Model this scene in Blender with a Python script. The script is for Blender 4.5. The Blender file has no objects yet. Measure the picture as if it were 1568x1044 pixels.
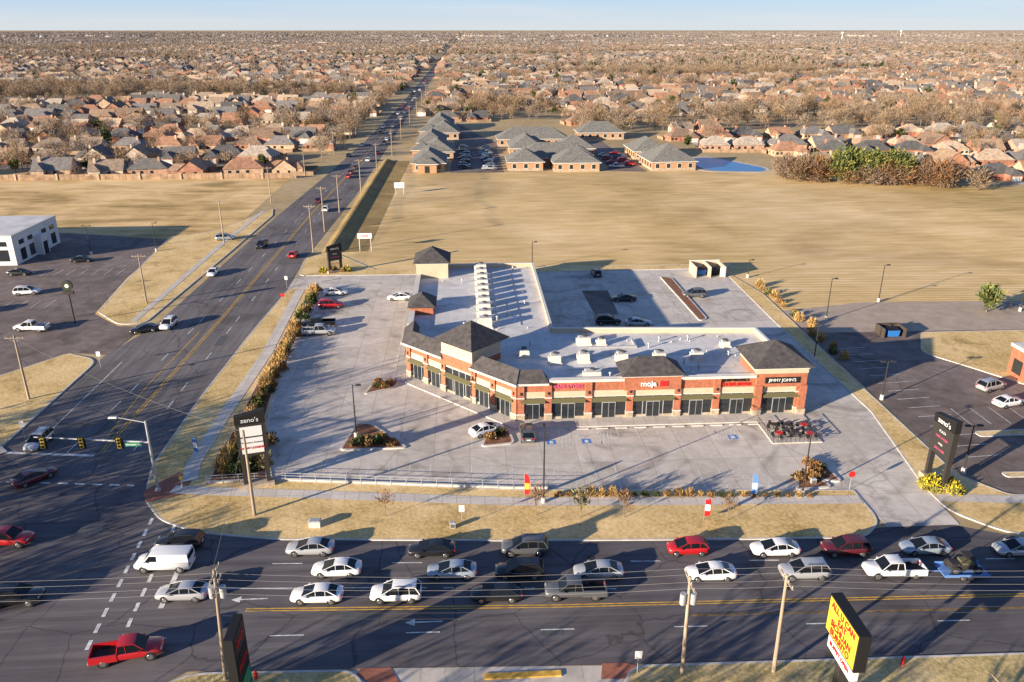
import bpy, math, random
from mathutils import Matrix, Vector, noise
R=math.radians
random.seed(7)
scene=bpy.context.scene
COL=scene.collection
SUN_EL=12.3; SH_AZ=32.0      # shadows fall toward this heading (deg from +X)

# ------------------------------------------------------------------ materials
MATS={}
def nodes_of(m):
    m.use_nodes=True
    nt=m.node_tree
    return nt,nt.nodes,nt.links
def ramp(n,stops,interp='LINEAR'):
    r=n.new('ShaderNodeValToRGB'); r.color_ramp.interpolation=interp
    e=r.color_ramp.elements
    while len(e)<len(stops): e.new(0.5)
    for i,(p,c) in enumerate(stops):
        e[i].position=p; e[i].color=(c[0],c[1],c[2],1)
    return r
def mat(name,col,rough=0.8,var=0.0,scale=1.0,metal=0.0,spec=0.3,detail=4,stretch=None,bump=0.0,coat=0.0):
    m=bpy.data.materials.new(name); nt,n,l=nodes_of(m)
    b=n['Principled BSDF']; b.inputs['Roughness'].default_value=rough
    b.inputs['Metallic'].default_value=metal
    b.inputs['Specular IOR Level'].default_value=spec
    b.inputs['Coat Weight'].default_value=coat
    b.inputs['Base Color'].default_value=(*col,1)
    if var>0:
        g=n.new('ShaderNodeNewGeometry'); mp=n.new('ShaderNodeMapping')
        l.new(g.outputs['Position'],mp.inputs['Vector'])
        if stretch: mp.inputs['Scale'].default_value=stretch
        t=n.new('ShaderNodeTexNoise'); t.inputs['Scale'].default_value=scale; t.inputs['Detail'].default_value=detail
        l.new(mp.outputs[0],t.inputs['Vector'])
        r=ramp(n,[(0.3,[c*(1-var) for c in col]),(0.7,[min(1,c*(1+var)) for c in col])])
        l.new(t.outputs['Fac'],r.inputs[0]); l.new(r.outputs[0],b.inputs['Base Color'])
        if bump>0:
            bp=n.new('ShaderNodeBump'); bp.inputs['Strength'].default_value=bump; bp.inputs['Distance'].default_value=0.1
            l.new(t.outputs['Fac'],bp.inputs['Height']); l.new(bp.outputs[0],b.inputs['Normal'])
    MATS[name]=m; return m
def randmat(name,stops,rough=0.9,var=0.25,scale=0.8):
    """colour varies from object to object"""
    m=bpy.data.materials.new(name); nt,n,l=nodes_of(m); b=n['Principled BSDF']
    b.inputs['Roughness'].default_value=rough; b.inputs['Specular IOR Level'].default_value=0.2
    oi=n.new('ShaderNodeObjectInfo'); r=ramp(n,[(i/len(stops),c) for i,c in enumerate(stops)],'CONSTANT')
    l.new(oi.outputs['Random'],r.inputs[0])
    g=n.new('ShaderNodeNewGeometry'); t=n.new('ShaderNodeTexNoise'); t.inputs['Scale'].default_value=scale
    l.new(g.outputs['Position'],t.inputs['Vector'])
    mr=n.new('ShaderNodeMapRange'); mr.inputs[1].default_value=.3; mr.inputs[2].default_value=.7
    mr.inputs[3].default_value=1-var; mr.inputs[4].default_value=1+var
    l.new(t.outputs['Fac'],mr.inputs[0])
    mx=n.new('ShaderNodeVectorMath'); mx.operation='SCALE'
    l.new(r.outputs[0],mx.inputs[0]); l.new(mr.outputs[0],mx.inputs['Scale']); l.new(mx.outputs[0],b.inputs['Base Color'])
    MATS[name]=m; return m

def layered(name,base_stops,s1,s2,mixf=0.5,rough=0.9,stretch2=(1,1,1),rot2=0,third=None,bump=0.0,lines=None,cracks=None,spec=.2,stain=None):
    m=bpy.data.materials.new(name); nt,n,l=nodes_of(m); b=n['Principled BSDF']
    b.inputs['Roughness'].default_value=rough; b.inputs['Specular IOR Level'].default_value=spec
    g=n.new('ShaderNodeNewGeometry')
    t1=n.new('ShaderNodeTexNoise'); t1.inputs['Scale'].default_value=s1; t1.inputs['Detail'].default_value=6; t1.inputs['Roughness'].default_value=.6
    l.new(g.outputs['Position'],t1.inputs['Vector'])
    mp=n.new('ShaderNodeMapping'); mp.inputs['Scale'].default_value=stretch2; mp.inputs['Rotation'].default_value=(0,0,rot2)
    l.new(g.outputs['Position'],mp.inputs['Vector'])
    t2=n.new('ShaderNodeTexNoise'); t2.inputs['Scale'].default_value=s2; t2.inputs['Detail'].default_value=5; t2.inputs['Roughness'].default_value=.65
    l.new(mp.outputs[0],t2.inputs['Vector'])
    mx=n.new('ShaderNodeMix'); mx.data_type='FLOAT'; mx.inputs[0].default_value=mixf
    l.new(t1.outputs['Fac'],mx.inputs[2]); l.new(t2.outputs['Fac'],mx.inputs[3])
    r=ramp(n,base_stops); l.new(mx.outputs[0],r.inputs[0]); out=r.outputs[0]
    def mul(a,bb,fac=None):
        mm=n.new('ShaderNodeMix'); mm.data_type='RGBA'; mm.blend_type='MULTIPLY'; mm.inputs[0].default_value=1
        if fac is not None: l.new(fac,mm.inputs[0])
        l.new(a,mm.inputs[6]); l.new(bb,mm.inputs[7]); return mm.outputs[2]
    if lines:
        bt=n.new('ShaderNodeTexBrick'); bt.offset=0; bt.inputs['Scale'].default_value=1
        bt.inputs['Brick Width'].default_value=lines[0]; bt.inputs['Row Height'].default_value=lines[0]
        bt.inputs['Mortar Size'].default_value=lines[1]; bt.inputs['Color1'].default_value=(1,1,1,1); bt.inputs['Color2'].default_value=(.88,.88,.88,1)
        k=lines[2]; bt.inputs['Mortar'].default_value=(k,k,k,1); l.new(g.outputs['Position'],bt.inputs['Vector'])
        out=mul(out,bt.outputs[0])
    if cracks:
        w=n.new('ShaderNodeTexVoronoi'); w.feature='DISTANCE_TO_EDGE'; w.inputs['Scale'].default_value=cracks[0]
        add=n.new('ShaderNodeVectorMath'); add.operation='MULTIPLY_ADD'; add.inputs[1].default_value=(cracks[3],)*3
        l.new(t1.outputs['Color'],add.inputs[0]); l.new(g.outputs['Position'],add.inputs[2]); l.new(add.outputs[0],w.inputs['Vector'])
        cr=ramp(n,[(0,(cracks[2],)*3),(cracks[1],(1,1,1))]); l.new(w.outputs['Distance'],cr.inputs[0])
        out=mul(out,cr.outputs[0])
    if stain: # (scale, distortion, strength) soft dark tyre and oil stains
        t5=n.new('ShaderNodeTexNoise'); t5.inputs['Scale'].default_value=stain[0]; t5.inputs['Detail'].default_value=8; t5.inputs['Distortion'].default_value=stain[1]
        l.new(g.outputs['Position'],t5.inputs['Vector']); k=1-stain[2]
        cr=ramp(n,[(.30,(k,k*.98,k*.96)),(.46,(1,1,1))]); l.new(t5.outputs['Fac'],cr.inputs[0]); out=mul(out,cr.outputs[0])
    if third:
        mp3=n.new('ShaderNodeMapping'); mp3.inputs['Rotation'].default_value=(0,0,third[1]); l.new(g.outputs['Position'],mp3.inputs['Vector'])
        w=n.new('ShaderNodeTexWave'); w.inputs['Scale'].default_value=third[0]; w.inputs['Distortion'].default_value=third[3]; w.inputs['Detail'].default_value=3
        w.inputs['Detail Scale'].default_value=.6
        l.new(mp3.outputs[0],w.inputs['Vector'])
        cr=ramp(n,[(0,(1-third[2],)*3),(.5,(1,1,1))]); l.new(w.outputs['Fac'],cr.inputs[0])
        t4=n.new('ShaderNodeTexNoise'); t4.inputs['Scale'].default_value=s1*1.3; l.new(g.outputs['Position'],t4.inputs['Vector'])
        fr=ramp(n,[(.36,(0,0,0)),(.54,(1,1,1))]); l.new(t4.outputs['Fac'],fr.inputs[0])
        out=mul(out,cr.outputs[0],fr.outputs[0])
    l.new(out,b.inputs['Base Color'])
    if bump>0:
        bp=n.new('ShaderNodeBump'); bp.inputs['Strength'].default_value=bump; bp.inputs['Distance'].default_value=0.15
        l.new(t2.outputs['Fac'],bp.inputs['Height']); l.new(bp.outputs[0],b.inputs['Normal'])
    MATS[name]=m; return m

layered('field_grass',[(.36,(.44,.31,.11)),(.44,(.62,.43,.18)),(.52,(.75,.53,.25)),(.62,(.88,.65,.36))],.014,.22,.45,stretch2=(.35,1.6,1),rot2=R(-8),third=(.26,R(94),.42,2.0),bump=.15,stain=(.02,1.5,.22))
layered('field_grass_left',[(.36,(.24,.16,.06)),(.45,(.52,.35,.14)),(.53,(.74,.51,.24)),(.64,(.88,.65,.35))],.022,.15,.45,stretch2=(.4,1.4,1),bump=.15,stain=(.03,1.5,.4))
layered('suburb_ground',[(.3,(.26,.19,.10)),(.5,(.43,.32,.17)),(.7,(.58,.44,.25))],.02,.3,.5)
layered('verge_grass',[(.34,(.38,.25,.09)),(.45,(.60,.42,.17)),(.55,(.75,.54,.26)),(.68,(.86,.66,.37))],.12,2.5,.5,bump=.25,stain=(.25,1,.3))
layered('ditch_shade_grass',[(.3,(.14,.11,.04)),(.5,(.29,.20,.08)),(.7,(.46,.33,.13))],.1,1.2,.5,bump=.4)  # darkened grass, the shade in the ditch is put into this colour
layered('bottom_grass',[(.36,(.20,.20,.08)),(.46,(.44,.34,.14)),(.55,(.62,.46,.22)),(.68,(.74,.57,.31))],.2,3,.5,bump=.3)
layered('asphalt',[(.34,(.078,.071,.076)),(.5,(.122,.110,.114)),(.66,(.185,.167,.168))],.05,.5,.55,stretch2=(.10,2.2,1),cracks=(.11,.012,.55,6),stain=(.06,1.5,.3))
layered('asphalt_ns',[(.34,(.095,.086,.088)),(.5,(.15,.136,.134)),(.66,(.22,.202,.195))],.05,.5,.55,stretch2=(2.2,.09,1),rot2=R(2),cracks=(.10,.012,.55,6),stain=(.06,1.5,.3))
layered('asphalt_lot',[(.34,(.12,.092,.082)),(.5,(.185,.147,.132)),(.66,(.28,.228,.205))],.04,.4,.5,cracks=(.12,.01,.6,5),stain=(.07,2,.3))
layered('concrete',[(.34,(.44,.385,.32)),(.5,(.58,.52,.45)),(.66,(.70,.64,.565))],.06,.7,.45,lines=(4.5,.06,.72),cracks=(.045,.006,.72,8),rough=.75,stain=(.09,2.5,.34))
layered('sidewalk',[(.3,(.50,.45,.39)),(.7,(.70,.64,.57))],.3,3,.5,lines=(1.6,.05,.7),rough=.8)
layered('roof_membrane',[(.34,(.50,.48,.46)),(.5,(.62,.60,.58)),(.66,(.72,.70,.68))],.12,.8,.5,lines=(3.0,.04,.82),rough=.6,stain=(.12,1.5,.2))
layered('gravel',[(.3,(.27,.21,.16)),(.5,(.40,.32,.25)),(.7,(.55,.46,.36))],.4,6,.6,stain=(.1,1,.3))
mat('kerb',(.54,.50,.45),.8,.2,.6)
mat('paint_white',(.62,.61,.58),.7,.35,1.5); mat('paint_yellow',(.62,.36,.06),.7,.35,1.5)
mat('paint_blue',(.08,.22,.55),.7)
mat('brick',(.36,.130,.072),.85,.2,2.5); mat('brick_dark',(.26,.105,.07),.85,.2,2); mat('brick_tan',(.42,.24,.135),.85,.2,2)
mat('stone',(.38,.31,.23),.85,.25,1.5); mat('stucco',(.52,.42,.30),.85,.08,.6); mat('white_trim',(.60,.57,.52),.6,.06,.8)
mat('white_stucco',(.64,.63,.61),.8,.06,.5)
mat('shingle',(.070,.064,.064),.9,.35,1.5,detail=6); mat('shingle_grey',(.165,.16,.145),.9,.3,1.2)
mat('glass_dark',(.02,.025,.03),.08,spec=.8); mat('glass_car',(.008,.010,.013),.12,spec=.3)
mat('bronze',(.07,.055,.045),.5); mat('canopy_green',(.13,.12,.06),.7); mat('metal',(.55,.55,.54),.4,metal=.6)
mat('galv',(.42,.43,.44),.5,.1,2,metal=.3); mat('dark_metal',(.035,.032,.03),.5); mat('black',(.012,.012,.013),.6)
mat('hvac',(.56,.53,.49),.6,.12,.7); mat('hvac_dark',(.10,.10,.10),.7)
mat('wood_pole',(.32,.25,.18),.9,.3,1.2,stretch=(1,1,.15)); mat('wood_fence',(.32,.215,.14),.9,.35,.5); mat('wire',(.10,.10,.10),.6)
mat('wire_light',(.5,.46,.42),.5)
mat('tire',(.02,.02,.02),.85); mat('rim',(.35,.35,.36),.35,metal=.8)
mat('lamp_red',(.45,.02,.02),.3); mat('lamp_clear',(.75,.75,.72),.2); mat('plastic_dark',(.03,.03,.03),.7)
mat('mulch',(.22,.10,.055),.95,.4,2)
mat('sign_white',(.72,.71,.69),.5); mat('sign_red',(.55,.02,.02),.5); mat('sign_yellow',(.74,.50,.05),.5); mat('sign_green',(.02,.26,.12),.5)
mat('sign_blue',(.10,.22,.50),.5); mat('sign_pink',(.62,.09,.20),.5); mat('paver_red',(.33,.125,.08),.85,.2,3)
mat('signal_yellow',(.60,.42,.05),.5); mat('dumpster_blue',(.03,.17,.50),.5)
mat('bark',(.22,.17,.125),.9,.2,2); mat('bark_dark',(.12,.095,.075),.9,.2,2)
randmat('twig_a',[(.33,.235,.145),(.28,.21,.145),(.37,.28,.195),(.28,.19,.115),(.33,.26,.195)],var=.2)
randmat('twig_b',[(.20,.135,.08),(.17,.12,.085),(.24,.17,.11),(.165,.105,.06),(.21,.155,.115)],var=.2)
randmat('twig_far_hazed_a',[(.32,.235,.165),(.28,.215,.165),(.36,.28,.21),(.28,.20,.14),(.32,.26,.21)],var=.2)  # both far twig sets are tinted slightly hazier for distance
randmat('twig_far_hazed_b',[(.20,.145,.105),(.17,.13,.10),(.23,.175,.13),(.17,.125,.09),(.20,.16,.13)],var=.2)
mat('leaf_green',(.07,.10,.028),.8,.4,.8); mat('leaf_dark',(.035,.052,.022),.8,.3,.8)
mat('leaf_olive',(.20,.19,.05),.8,.3,.8); mat('leaf_yellow',(.60,.48,.03),.8,.3,3); mat('straw',(.54,.36,.13),.9,.3,3); mat('straw_dark',(.30,.18,.07),.9,.3,3)
mat('leaf_rust',(.28,.13,.05),.9,.3,2)
randmat('roof_random',[(.22,.15,.105),(.34,.235,.155),(.19,.175,.165),(.33,.18,.115),(.105,.10,.098),(.44,.33,.235),(.28,.21,.155),(.15,.14,.13),(.38,.32,.26)])
randmat('wall_random',[(.38,.19,.125),(.48,.34,.23),(.34,.155,.10),(.56,.46,.36),(.40,.245,.17)])
mat('hazed_far_twig',(.27,.22,.18),.95,.3,.02); mat('hazed_far_twig_dark',(.16,.14,.13),.95,.3,.02); mat('far_roof',(.36,.28,.225),.9,.5,.03); mat('far_roof_grey',(.23,.22,.22),.9,.4,.03)  # horizon haze painted into the far twig and roof colours
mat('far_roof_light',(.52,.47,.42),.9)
mat('water',(.02,.19,.46),.3,spec=.4)
PAINTS={'white':(.74,.74,.73),'silver':(.46,.47,.48),'grey':(.13,.135,.14),'black':(.012,.012,.014),'red':(.40,.012,.015),'maroon':(.10,.012,.018),'blue':(.06,.12,.22),'silverblue':(.34,.40,.46),'navy':(.02,.03,.06),'tan':(.36,.31,.25)}
for k,c in PAINTS.items(): mat('carpaint_'+k,c,.3,metal=(.35 if k in('silver','silverblue','grey') else 0),spec=.5,coat=.6)

# ------------------------------------------------------------------ builder
class B:
    def __init__(s): s.v=[];s.f=[];s.fm=[];s.mats=[];s.T=Matrix.Identity(4);s.sm=[]
    def mi(s,m):
        if m not in s.mats: s.mats.append(m)
        return s.mats.index(m)
    def add(s,vs,fs,m,smooth=False):
        o=len(s.v); 
        for p in vs: s.v.append(tuple(s.T@Vector(p)))
        i=s.mi(m)
        for f in fs: s.f.append([o+k for k in f]); s.fm.append(i); s.sm.append(smooth)
    def box(s,x0,x1,y0,y1,z0,z1,m):
        s.add([(x0,y0,z0),(x1,y0,z0),(x1,y1,z0),(x0,y1,z0),(x0,y0,z1),(x1,y0,z1),(x1,y1,z1),(x0,y1,z1)],
              [(0,3,2,1),(4,5,6,7),(0,1,5,4),(1,2,6,5),(2,3,7,6),(3,0,4,7)],m)
    def taper(s,x0,x1,y0,y1,z0,z1,i,m,ir=None):
        i2=i if ir is None else ir
        s.add([(x0,y0,z0),(x1,y0,z0),(x1,y1,z0),(x0,y1,z0),(x0+i,y0+i2,z1),(x1-i,y0+i2,z1),(x1-i,y1-i2,z1),(x0+i,y1-i2,z1)],
              [(0,3,2,1),(4,5,6,7),(0,1,5,4),(1,2,6,5),(2,3,7,6),(3,0,4,7)],m)
    def poly(s,pts,m,z=None):
        if z is not None: pts=[(p[0],p[1],z) for p in pts]
        s.add(pts,[list(range(len(pts)))],m)
    def prism(s,pts,z0,z1,mt,ms):
        n=len(pts); a=sum(pts[i][0]*pts[(i+1)%n][1]-pts[(i+1)%n][0]*pts[i][1] for i in range(n))
        if a<0: pts=pts[::-1]
        s.add([(p[0],p[1],z1) for p in pts],[list(range(n))],mt)
        s.add([(p[0],p[1],z0) for p in pts]+[(p[0],p[1],z1) for p in pts],[(i,(i+1)%n,n+(i+1)%n,n+i) for i in range(n)],ms)
    def cyl(s,p0,p1,r0,r1,n,m,smooth=True,caps=True):
        p0=Vector(p0);p1=Vector(p1);d=(p1-p0)
        if d.length<1e-6:return
        d.normalize(); a=d.orthogonal().normalized(); b=d.cross(a)
        vs=[]
        for p,r in((p0,r0),(p1,r1)):
            for i in range(n):
                t=2*math.pi*i/n; vs.append(tuple(p+a*math.cos(t)*r+b*math.sin(t)*r))
        s.add(vs,[(i,(i+1)%n,n+(i+1)%n,n+i) for i in range(n)],m,smooth)
        if caps: s.add(vs,[list(range(n))[::-1],list(range(n,2*n))],m)
    def hip(s,x0,x1,y0,y1,z0,z1,m,ov=.5,fascia=None,ft=.25,rise=None):
        x0-=ov;x1+=ov;y0-=ov;y1+=ov; w=x1-x0;h=y1-y0
        if fascia: s.box(x0,x1,y0,y1,z0-ft,z0-.002,fascia)
        if abs(w-h)<.3:
            cx=(x0+x1)/2;cy=(y0+y1)/2
            s.add([(x0,y0,z0),(x1,y0,z0),(x1,y1,z0),(x0,y1,z0),(cx,cy,z1)],[(0,1,4),(1,2,4),(2,3,4),(3,0,4),(3,2,1,0)],m)
        elif w>h:
            cy=(y0+y1)/2; s.add([(x0,y0,z0),(x1,y0,z0),(x1,y1,z0),(x0,y1,z0),(x0+h/2,cy,z1),(x1-h/2,cy,z1)],[(0,1,5,4),(1,2,5),(2,3,4,5),(3,0,4),(3,2,1,0)],m)
        else:
            cx=(x0+x1)/2; s.add([(x0,y0,z0),(x1,y0,z0),(x1,y1,z0),(x0,y1,z0),(cx,y0+w/2,z1),(cx,y1-w/2,z1)],[(0,1,4),(1,2,5,4),(2,3,5),(3,0,4,5),(3,2,1,0)],m)
    def gable(s,x0,x1,y0,y1,z0,z1,m,mw,ov=.4):
        cy=(y0+y1)/2
        s.add([(x0,y0,z0),(x0,y1,z0),(x0,cy,z1)],[(0,1,2)],mw); s.add([(x1,y0,z0),(x1,y1,z0),(x1,cy,z1)],[(0,2,1)],mw)
        k=ov*(z1-z0)/((y1-y0)/2)
        s.add([(x0-ov,y0-ov,z0-k+.05),(x1+ov,y0-ov,z0-k+.05),(x1+ov,cy,z1+.05),(x0-ov,cy,z1+.05),(x0-ov,y1+ov,z0-k+.05),(x1+ov,y1+ov,z0-k+.05)],[(0,1,2,3),(3,2,5,4)],m)
    def mesh(s,name):
        me=bpy.data.meshes.new(name); me.from_pydata(s.v,[],s.f)
        for m in s.mats: me.materials.append(MATS[m])
        me.polygons.foreach_set('material_index',s.fm); me.polygons.foreach_set('use_smooth',s.sm); me.update(); return me
    def obj(s,name,parent=None,loc=(0,0,0),rz=0):
        o=bpy.data.objects.new(name,s.mesh(name)); COL.objects.link(o); o.location=loc; o.rotation_euler[2]=rz
        if parent: o.parent=parent
        return o
def inst(name,me,loc,rz=0,sc=1,parent=None):
    o=bpy.data.objects.new(name,me); COL.objects.link(o); o.location=loc; o.rotation_euler[2]=rz
    o.scale=(sc,sc,sc) if not isinstance(sc,tuple) else sc
    if parent:o.parent=parent
    return o
def empty(name,loc=(0,0,0),rz=0):
    o=bpy.data.objects.new(name,None); COL.objects.link(o); o.location=loc; o.rotation_euler[2]=rz; return o
def text(name,body,size,loc,rot,m,parent=None,ext=.02,align='CENTER',sx=1,bold=.02):
    c=bpy.data.curves.new(name,'FONT'); c.body=body; c.size=size; c.extrude=ext; c.align_x=align; c.align_y='CENTER'; c.materials.append(MATS[m]); c.offset=size*bold
    o=bpy.data.objects.new(name,c); COL.objects.link(o); o.location=loc; o.rotation_euler=rot; o.scale=(sx,1,1)
    if parent:o.parent=parent
    return o
def fillet(pts,r,n=6):
    out=[];N=len(pts)
    for i,p in enumerate(pts):
        rr=p[2] if len(p)>2 else r
        a=Vector(pts[i-1][:2]);b=Vector(p[:2]);c=Vector(pts[(i+1)%N][:2])
        if rr<=0: out.append((b.x,b.y)); continue
        d1=(a-b);d2=(c-b); k=min(rr,d1.length*.45,d2.length*.45)
        p1=b+d1.normalized()*k;p2=b+d2.normalized()*k
        for j in range(n+1):
            t=j/n; q=p1*(1-t)**2+b*2*t*(1-t)+p2*t*t; out.append((q.x,q.y))
    return out
def sheet(name,pts,z,m,r=0,parent=None):
    b=B(); 
    pts=fillet(pts,r) if r else pts
    n=len(pts); a=sum(pts[i][0]*pts[(i+1)%n][1]-pts[(i+1)%n][0]*pts[i][1] for i in range(n))
    if a<0: pts=pts[::-1]
    b.poly(pts,m,z); return b.obj(name,parent)
def slab(name,pts,z,m,r=.0,kerb=.22,km='kerb',parent=None,z0=-.02):
    pts=fillet(pts,r) if r else [(p[0],p[1]) for p in pts]
    n=len(pts); a=sum(pts[i][0]*pts[(i+1)%n][1]-pts[(i+1)%n][0]*pts[i][1] for i in range(n))
    if a<0: pts=pts[::-1]
    ins=[]
    for i in range(n):
        p=Vector(pts[i]);q=Vector(pts[i-1]);s_=Vector(pts[(i+1)%n])
        e1=(p-q);e2=(s_-p)
        if e1.length<1e-6:e1=e2
        if e2.length<1e-6:e2=e1
        e1.normalize();e2.normalize()
        n1=Vector((-e1.y,e1.x));n2=Vector((-e2.y,e2.x)); nn=(n1+n2)
        if nn.length<.1: nn=n1
        nn.normalize(); k=kerb/max(.5,nn.dot(n1)); ins.append((p.x+nn.x*k,p.y+nn.y*k))
    b=B(); b.poly(ins,m,z)
    vs=[(p[0],p[1],z+.01) for p in pts]+[(p[0],p[1],z+.01) for p in ins]+[(p[0],p[1],z0) for p in pts]+[(p[0],p[1],z) for p in ins]
    fs=[]
    for i in range(n):
        j=(i+1)%n; fs.append((i,j,n+j,n+i)); fs.append((2*n+i,2*n+j,j,i)); fs.append((n+i,n+j,3*n+j,3*n+i))
    b.add(vs,fs,km); return b.obj(name,parent)
def strip_pts(pl,w):
    L=[];Rr=[]
    for i,p in enumerate(pl):
        a=Vector(pl[max(0,i-1)]);c=Vector(pl[min(len(pl)-1,i+1)]); d=(c-a).normalized(); n=Vector((-d.y,d.x))*w/2
        L.append((p[0]+n.x,p[1]+n.y));Rr.append((p[0]-n.x,p[1]-n.y))
    return L,Rr
def band(b,pl,w,z,m):
    L,Rr=strip_pts(pl,w); n=len(pl)
    b.add([(p[0],p[1],z) for p in Rr]+[(p[0],p[1],z) for p in L],[(i,i+1,n+i+1,n+i) for i in range(n-1)],m)
def dashes(b,p0,p1,w,z,m,on=3,off=9):
    a=Vector(p0);c=Vector(p1);L=(c-a).length;d=(c-a)/L;t=0
    while t<L:
        e=min(L,t+on); band(b,[tuple(a+d*t),tuple(a+d*e)],w,z,m); t+=on+off

# ------------------------------------------------------------------ ground and roads
b=B(); S=30000
b.add([(-S,-2000,0),(S,-2000,0),(S,S,0),(-S,S,0)],[(0,1,2,3)],'suburb_ground'); 
gr=b.obj('ground')
sheet('field',[(-34,172),(-34,300),(118,300),(125,290),(330,190),(330,60),(57,60),(57,172)],.012,'field_grass')
sheet('field',[(-62,133),(-62,292),(-420,300),(-420,120)],.012,'field_grass_left')
sheet('front_road',[(-260,53),(-64,53),(-56,51),(-56,20),(-28,20),(-28,50),(-24,53.4),(-10,52.9),(12,52),(47,51.4),(260,46),(260,60),(58,67.3),(52,70),(44,70),(33,68.4),(5,69.8),(-20,71.6),(-30,73.5),(-36,79),(-39,87),(-59.7,93),(-63,88),(-70,83),(-260,83)],.02,'asphalt')
sheet('side_road',[(-39,86.5),(-39,107),(-38.2,132),(-36.8,160),(-37.5,180),(-34.9,257),(-34.2,361),(-33,680),(-28,1500),(-10,5200),(-20,5200),(-39,1500),(-43,680),(-43.3,565),(-46.6,395),(-50.2,298),(-53.6,230),(-54.8,190),(-56.4,138),(-59.5,124.6),(-59.8,93),(-52,86)],.026,'asphalt_ns')
sheet('driveway',[(-62,50),(-62,40),(-22,20),(20,20),(13,51.9),(-8,52.8)],.014,'concrete')
b=B(); z=.034
for dy in(-.16,.16):
    band(b,[(-21,60.8+dy),(8,59.6+dy),(29,59.1+dy),(110,57+dy)],.13,z,'paint_yellow')
    band(b,[(20,57.6+dy*.1),(110,55.2+dy*.1)],.10,z,'paint_yellow')
    band(b,[(-110,64+dy),(-64,64+dy)],.13,z,'paint_yellow')
dashes(b,(-30,57.6),(110,53.6),.13,z,'paint_white'); dashes(b,(-20,67.6),(110,61.2),.13,z,'paint_white')
band(b,[(-30,64.3),(-8,63.2)],.13,z,'paint_white')
dashes(b,(-8,63.2),(14,61.7),.12,z,'paint_white',1,1.6)
dashes(b,(-34.9,76.5),(-33.4,56),.35,z,'paint_white',1.2,.9); dashes(b,(-32.0,75),(-30.8,56),.35,z,'paint_white',1.2,.9)
band(b,[(-29.3,72.5),(-28.9,61.5)],.5,z,'paint_white')
dashes(b,(-57,85.5),(-39.5,83.5),.3,z,'paint_white',1.2,.9)
band(b,[(-110,70),(-64,70)],.13,z,'paint_white'); dashes(b,(-110,58),(-64,58),.13,z,'paint_white')
for (x,y) in((-20.5,62.3),(-4.,58.2)):
    band(b,[(x-1.3,y),(x+1.2,y)],.16,z,'paint_white'); b.poly([(x-1.3,y-.45),(x-2.2,y),(x-1.3,y+.45)][::-1],'paint_white',z)
b.obj('road_markings')
b=B(); z=.04
cl=[(-46.6,92),(-46,110),(-45.4,140),(-45,173),(-44.4,230),(-42.5,298),(-40.5,395),(-38.3,565),(-37,900)]
for dx in(-.2,.2): band(b,[(p[0]+dx,p[1]) for p in cl],.14,z,'paint_yellow')
band(b,[(-47.6,96),(-48.2,112),(-47.3,135)],.14,z,'paint_yellow')
for off in(-4.3,3.9):
    for i in range(len(cl)-2):
        dashes(b,(cl[i][0]+off*(1-.1*i),cl[i][1]),(cl[i+1][0]+off*(1-.1*(i+1)),cl[i+1][1]),.14,z,'paint_white')
band(b,[(-55.9,92),(-55.6,122)],.13,z,'paint_white'); band(b,[(-59,92.5),(-47.2,91)],.5,z,'paint_white')
b.obj('road_markings')
b=B()
for (x,y,w,h) in((-12,58.2,3.5,1.6),(6,55.8,2,1.2),(28,55.2,4,1.3),(-42,74,2.5,2),(-50,104,1.6,4),(-43,128,1.5,5),(-52,160,1.6,6),(38,64,2.6,1)): b.poly([(x,y),(x+w,y+.05),(x+w-.1,y+h),(x+.1,y+h-.05)],'hvac_dark',.0302)
for (x,y) in((-22,58.8),(12,66.6),(-47,82),(-44,120),(30,60.9)): b.cyl((x,y,.03),(x,y,.045),.38,.38,14,'dark_metal')
b.obj('road_patches')

# grass verges with kerbs
slab('grass_verge',[(-39,88),(-37.3,80.5),(-34,76),(-29.2,73.3),(-20.7,71.6),(5.3,69.8),(32.7,68.5),(41.5,68.2,1.5),(44.5,71,2),(44.5,77.4,.3),(5,79.9,0),(-23.5,83.6,0),(-27.5,100),(-29.8,124),(-31.8,159,1),(-36.6,159.5,2.5),(-38.2,132),(-39,107)],.12,'verge_grass',r=1.5)
slab('grass_verge',[(-36.2,168.5,2),(-31,168.5,.5),(-9,168,0),(58,169,0),(60,169,0),(60,172.5,0),(-20,172.3,0),(-33,190,0),(-37.4,182)],.12,'verge_grass',r=.5)
slab('grass_verge',[(53,77.5,.5),(53,72.5,2),(57.5,67.4,3),(112,64,0),(112,72.5,0),(62,75.3,1),(58.5,80,.5),(59,110,0),(60,150,0),(57,168,0),(56.2,135,0),(56.2,97,0)],.12,'verge_grass',r=.5)
slab('grass_verge',[(-28,47,2),(-25,53.2,3),(-10,52.7,1.5),(-7.5,48,1),(-5,38,0),(-28,38,0)],.12,'bottom_grass',r=1)
slab('grass_verge',[(12,47,1),(12.5,51.8,2.5),(47,51.2,0),(160,48,0),(160,36,0),(12,36,0)],.12,'bottom_grass',r=1)
slab('grass_verge',[(-59.9,94,2),(-59.7,123,3),(-66,126,1),(-76,112,0),(-105,80,0),(-100,84,0),(-66,86,4)],.12,'verge_grass',r=2)
slab('grass_verge',[(-58.5,140,3),(-56.3,190,0),(-55,230,1),(-57,240,3),(-66,212,4),(-76,206,1),(-72.5,170,0),(-69.8,147,1),(-63,139.5,2)],.12,'verge_grass',r=2)
b=B(); b.poly([(-9.8,52.2),(-8,50.6),(-5.8,50.4),(-7,52.8),(-9.5,52.9)],'paver_red',.05); b.poly([(10.4,50.5),(12.4,50.4),(14.5,51.5),(12.6,52.2),(10.8,52.2)],'paver_red',.05); 
b.box(.8,7.2,51.0,51.6,0,.14,'paint_yellow')
b.obj('paver_apron')
b=B()
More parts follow.
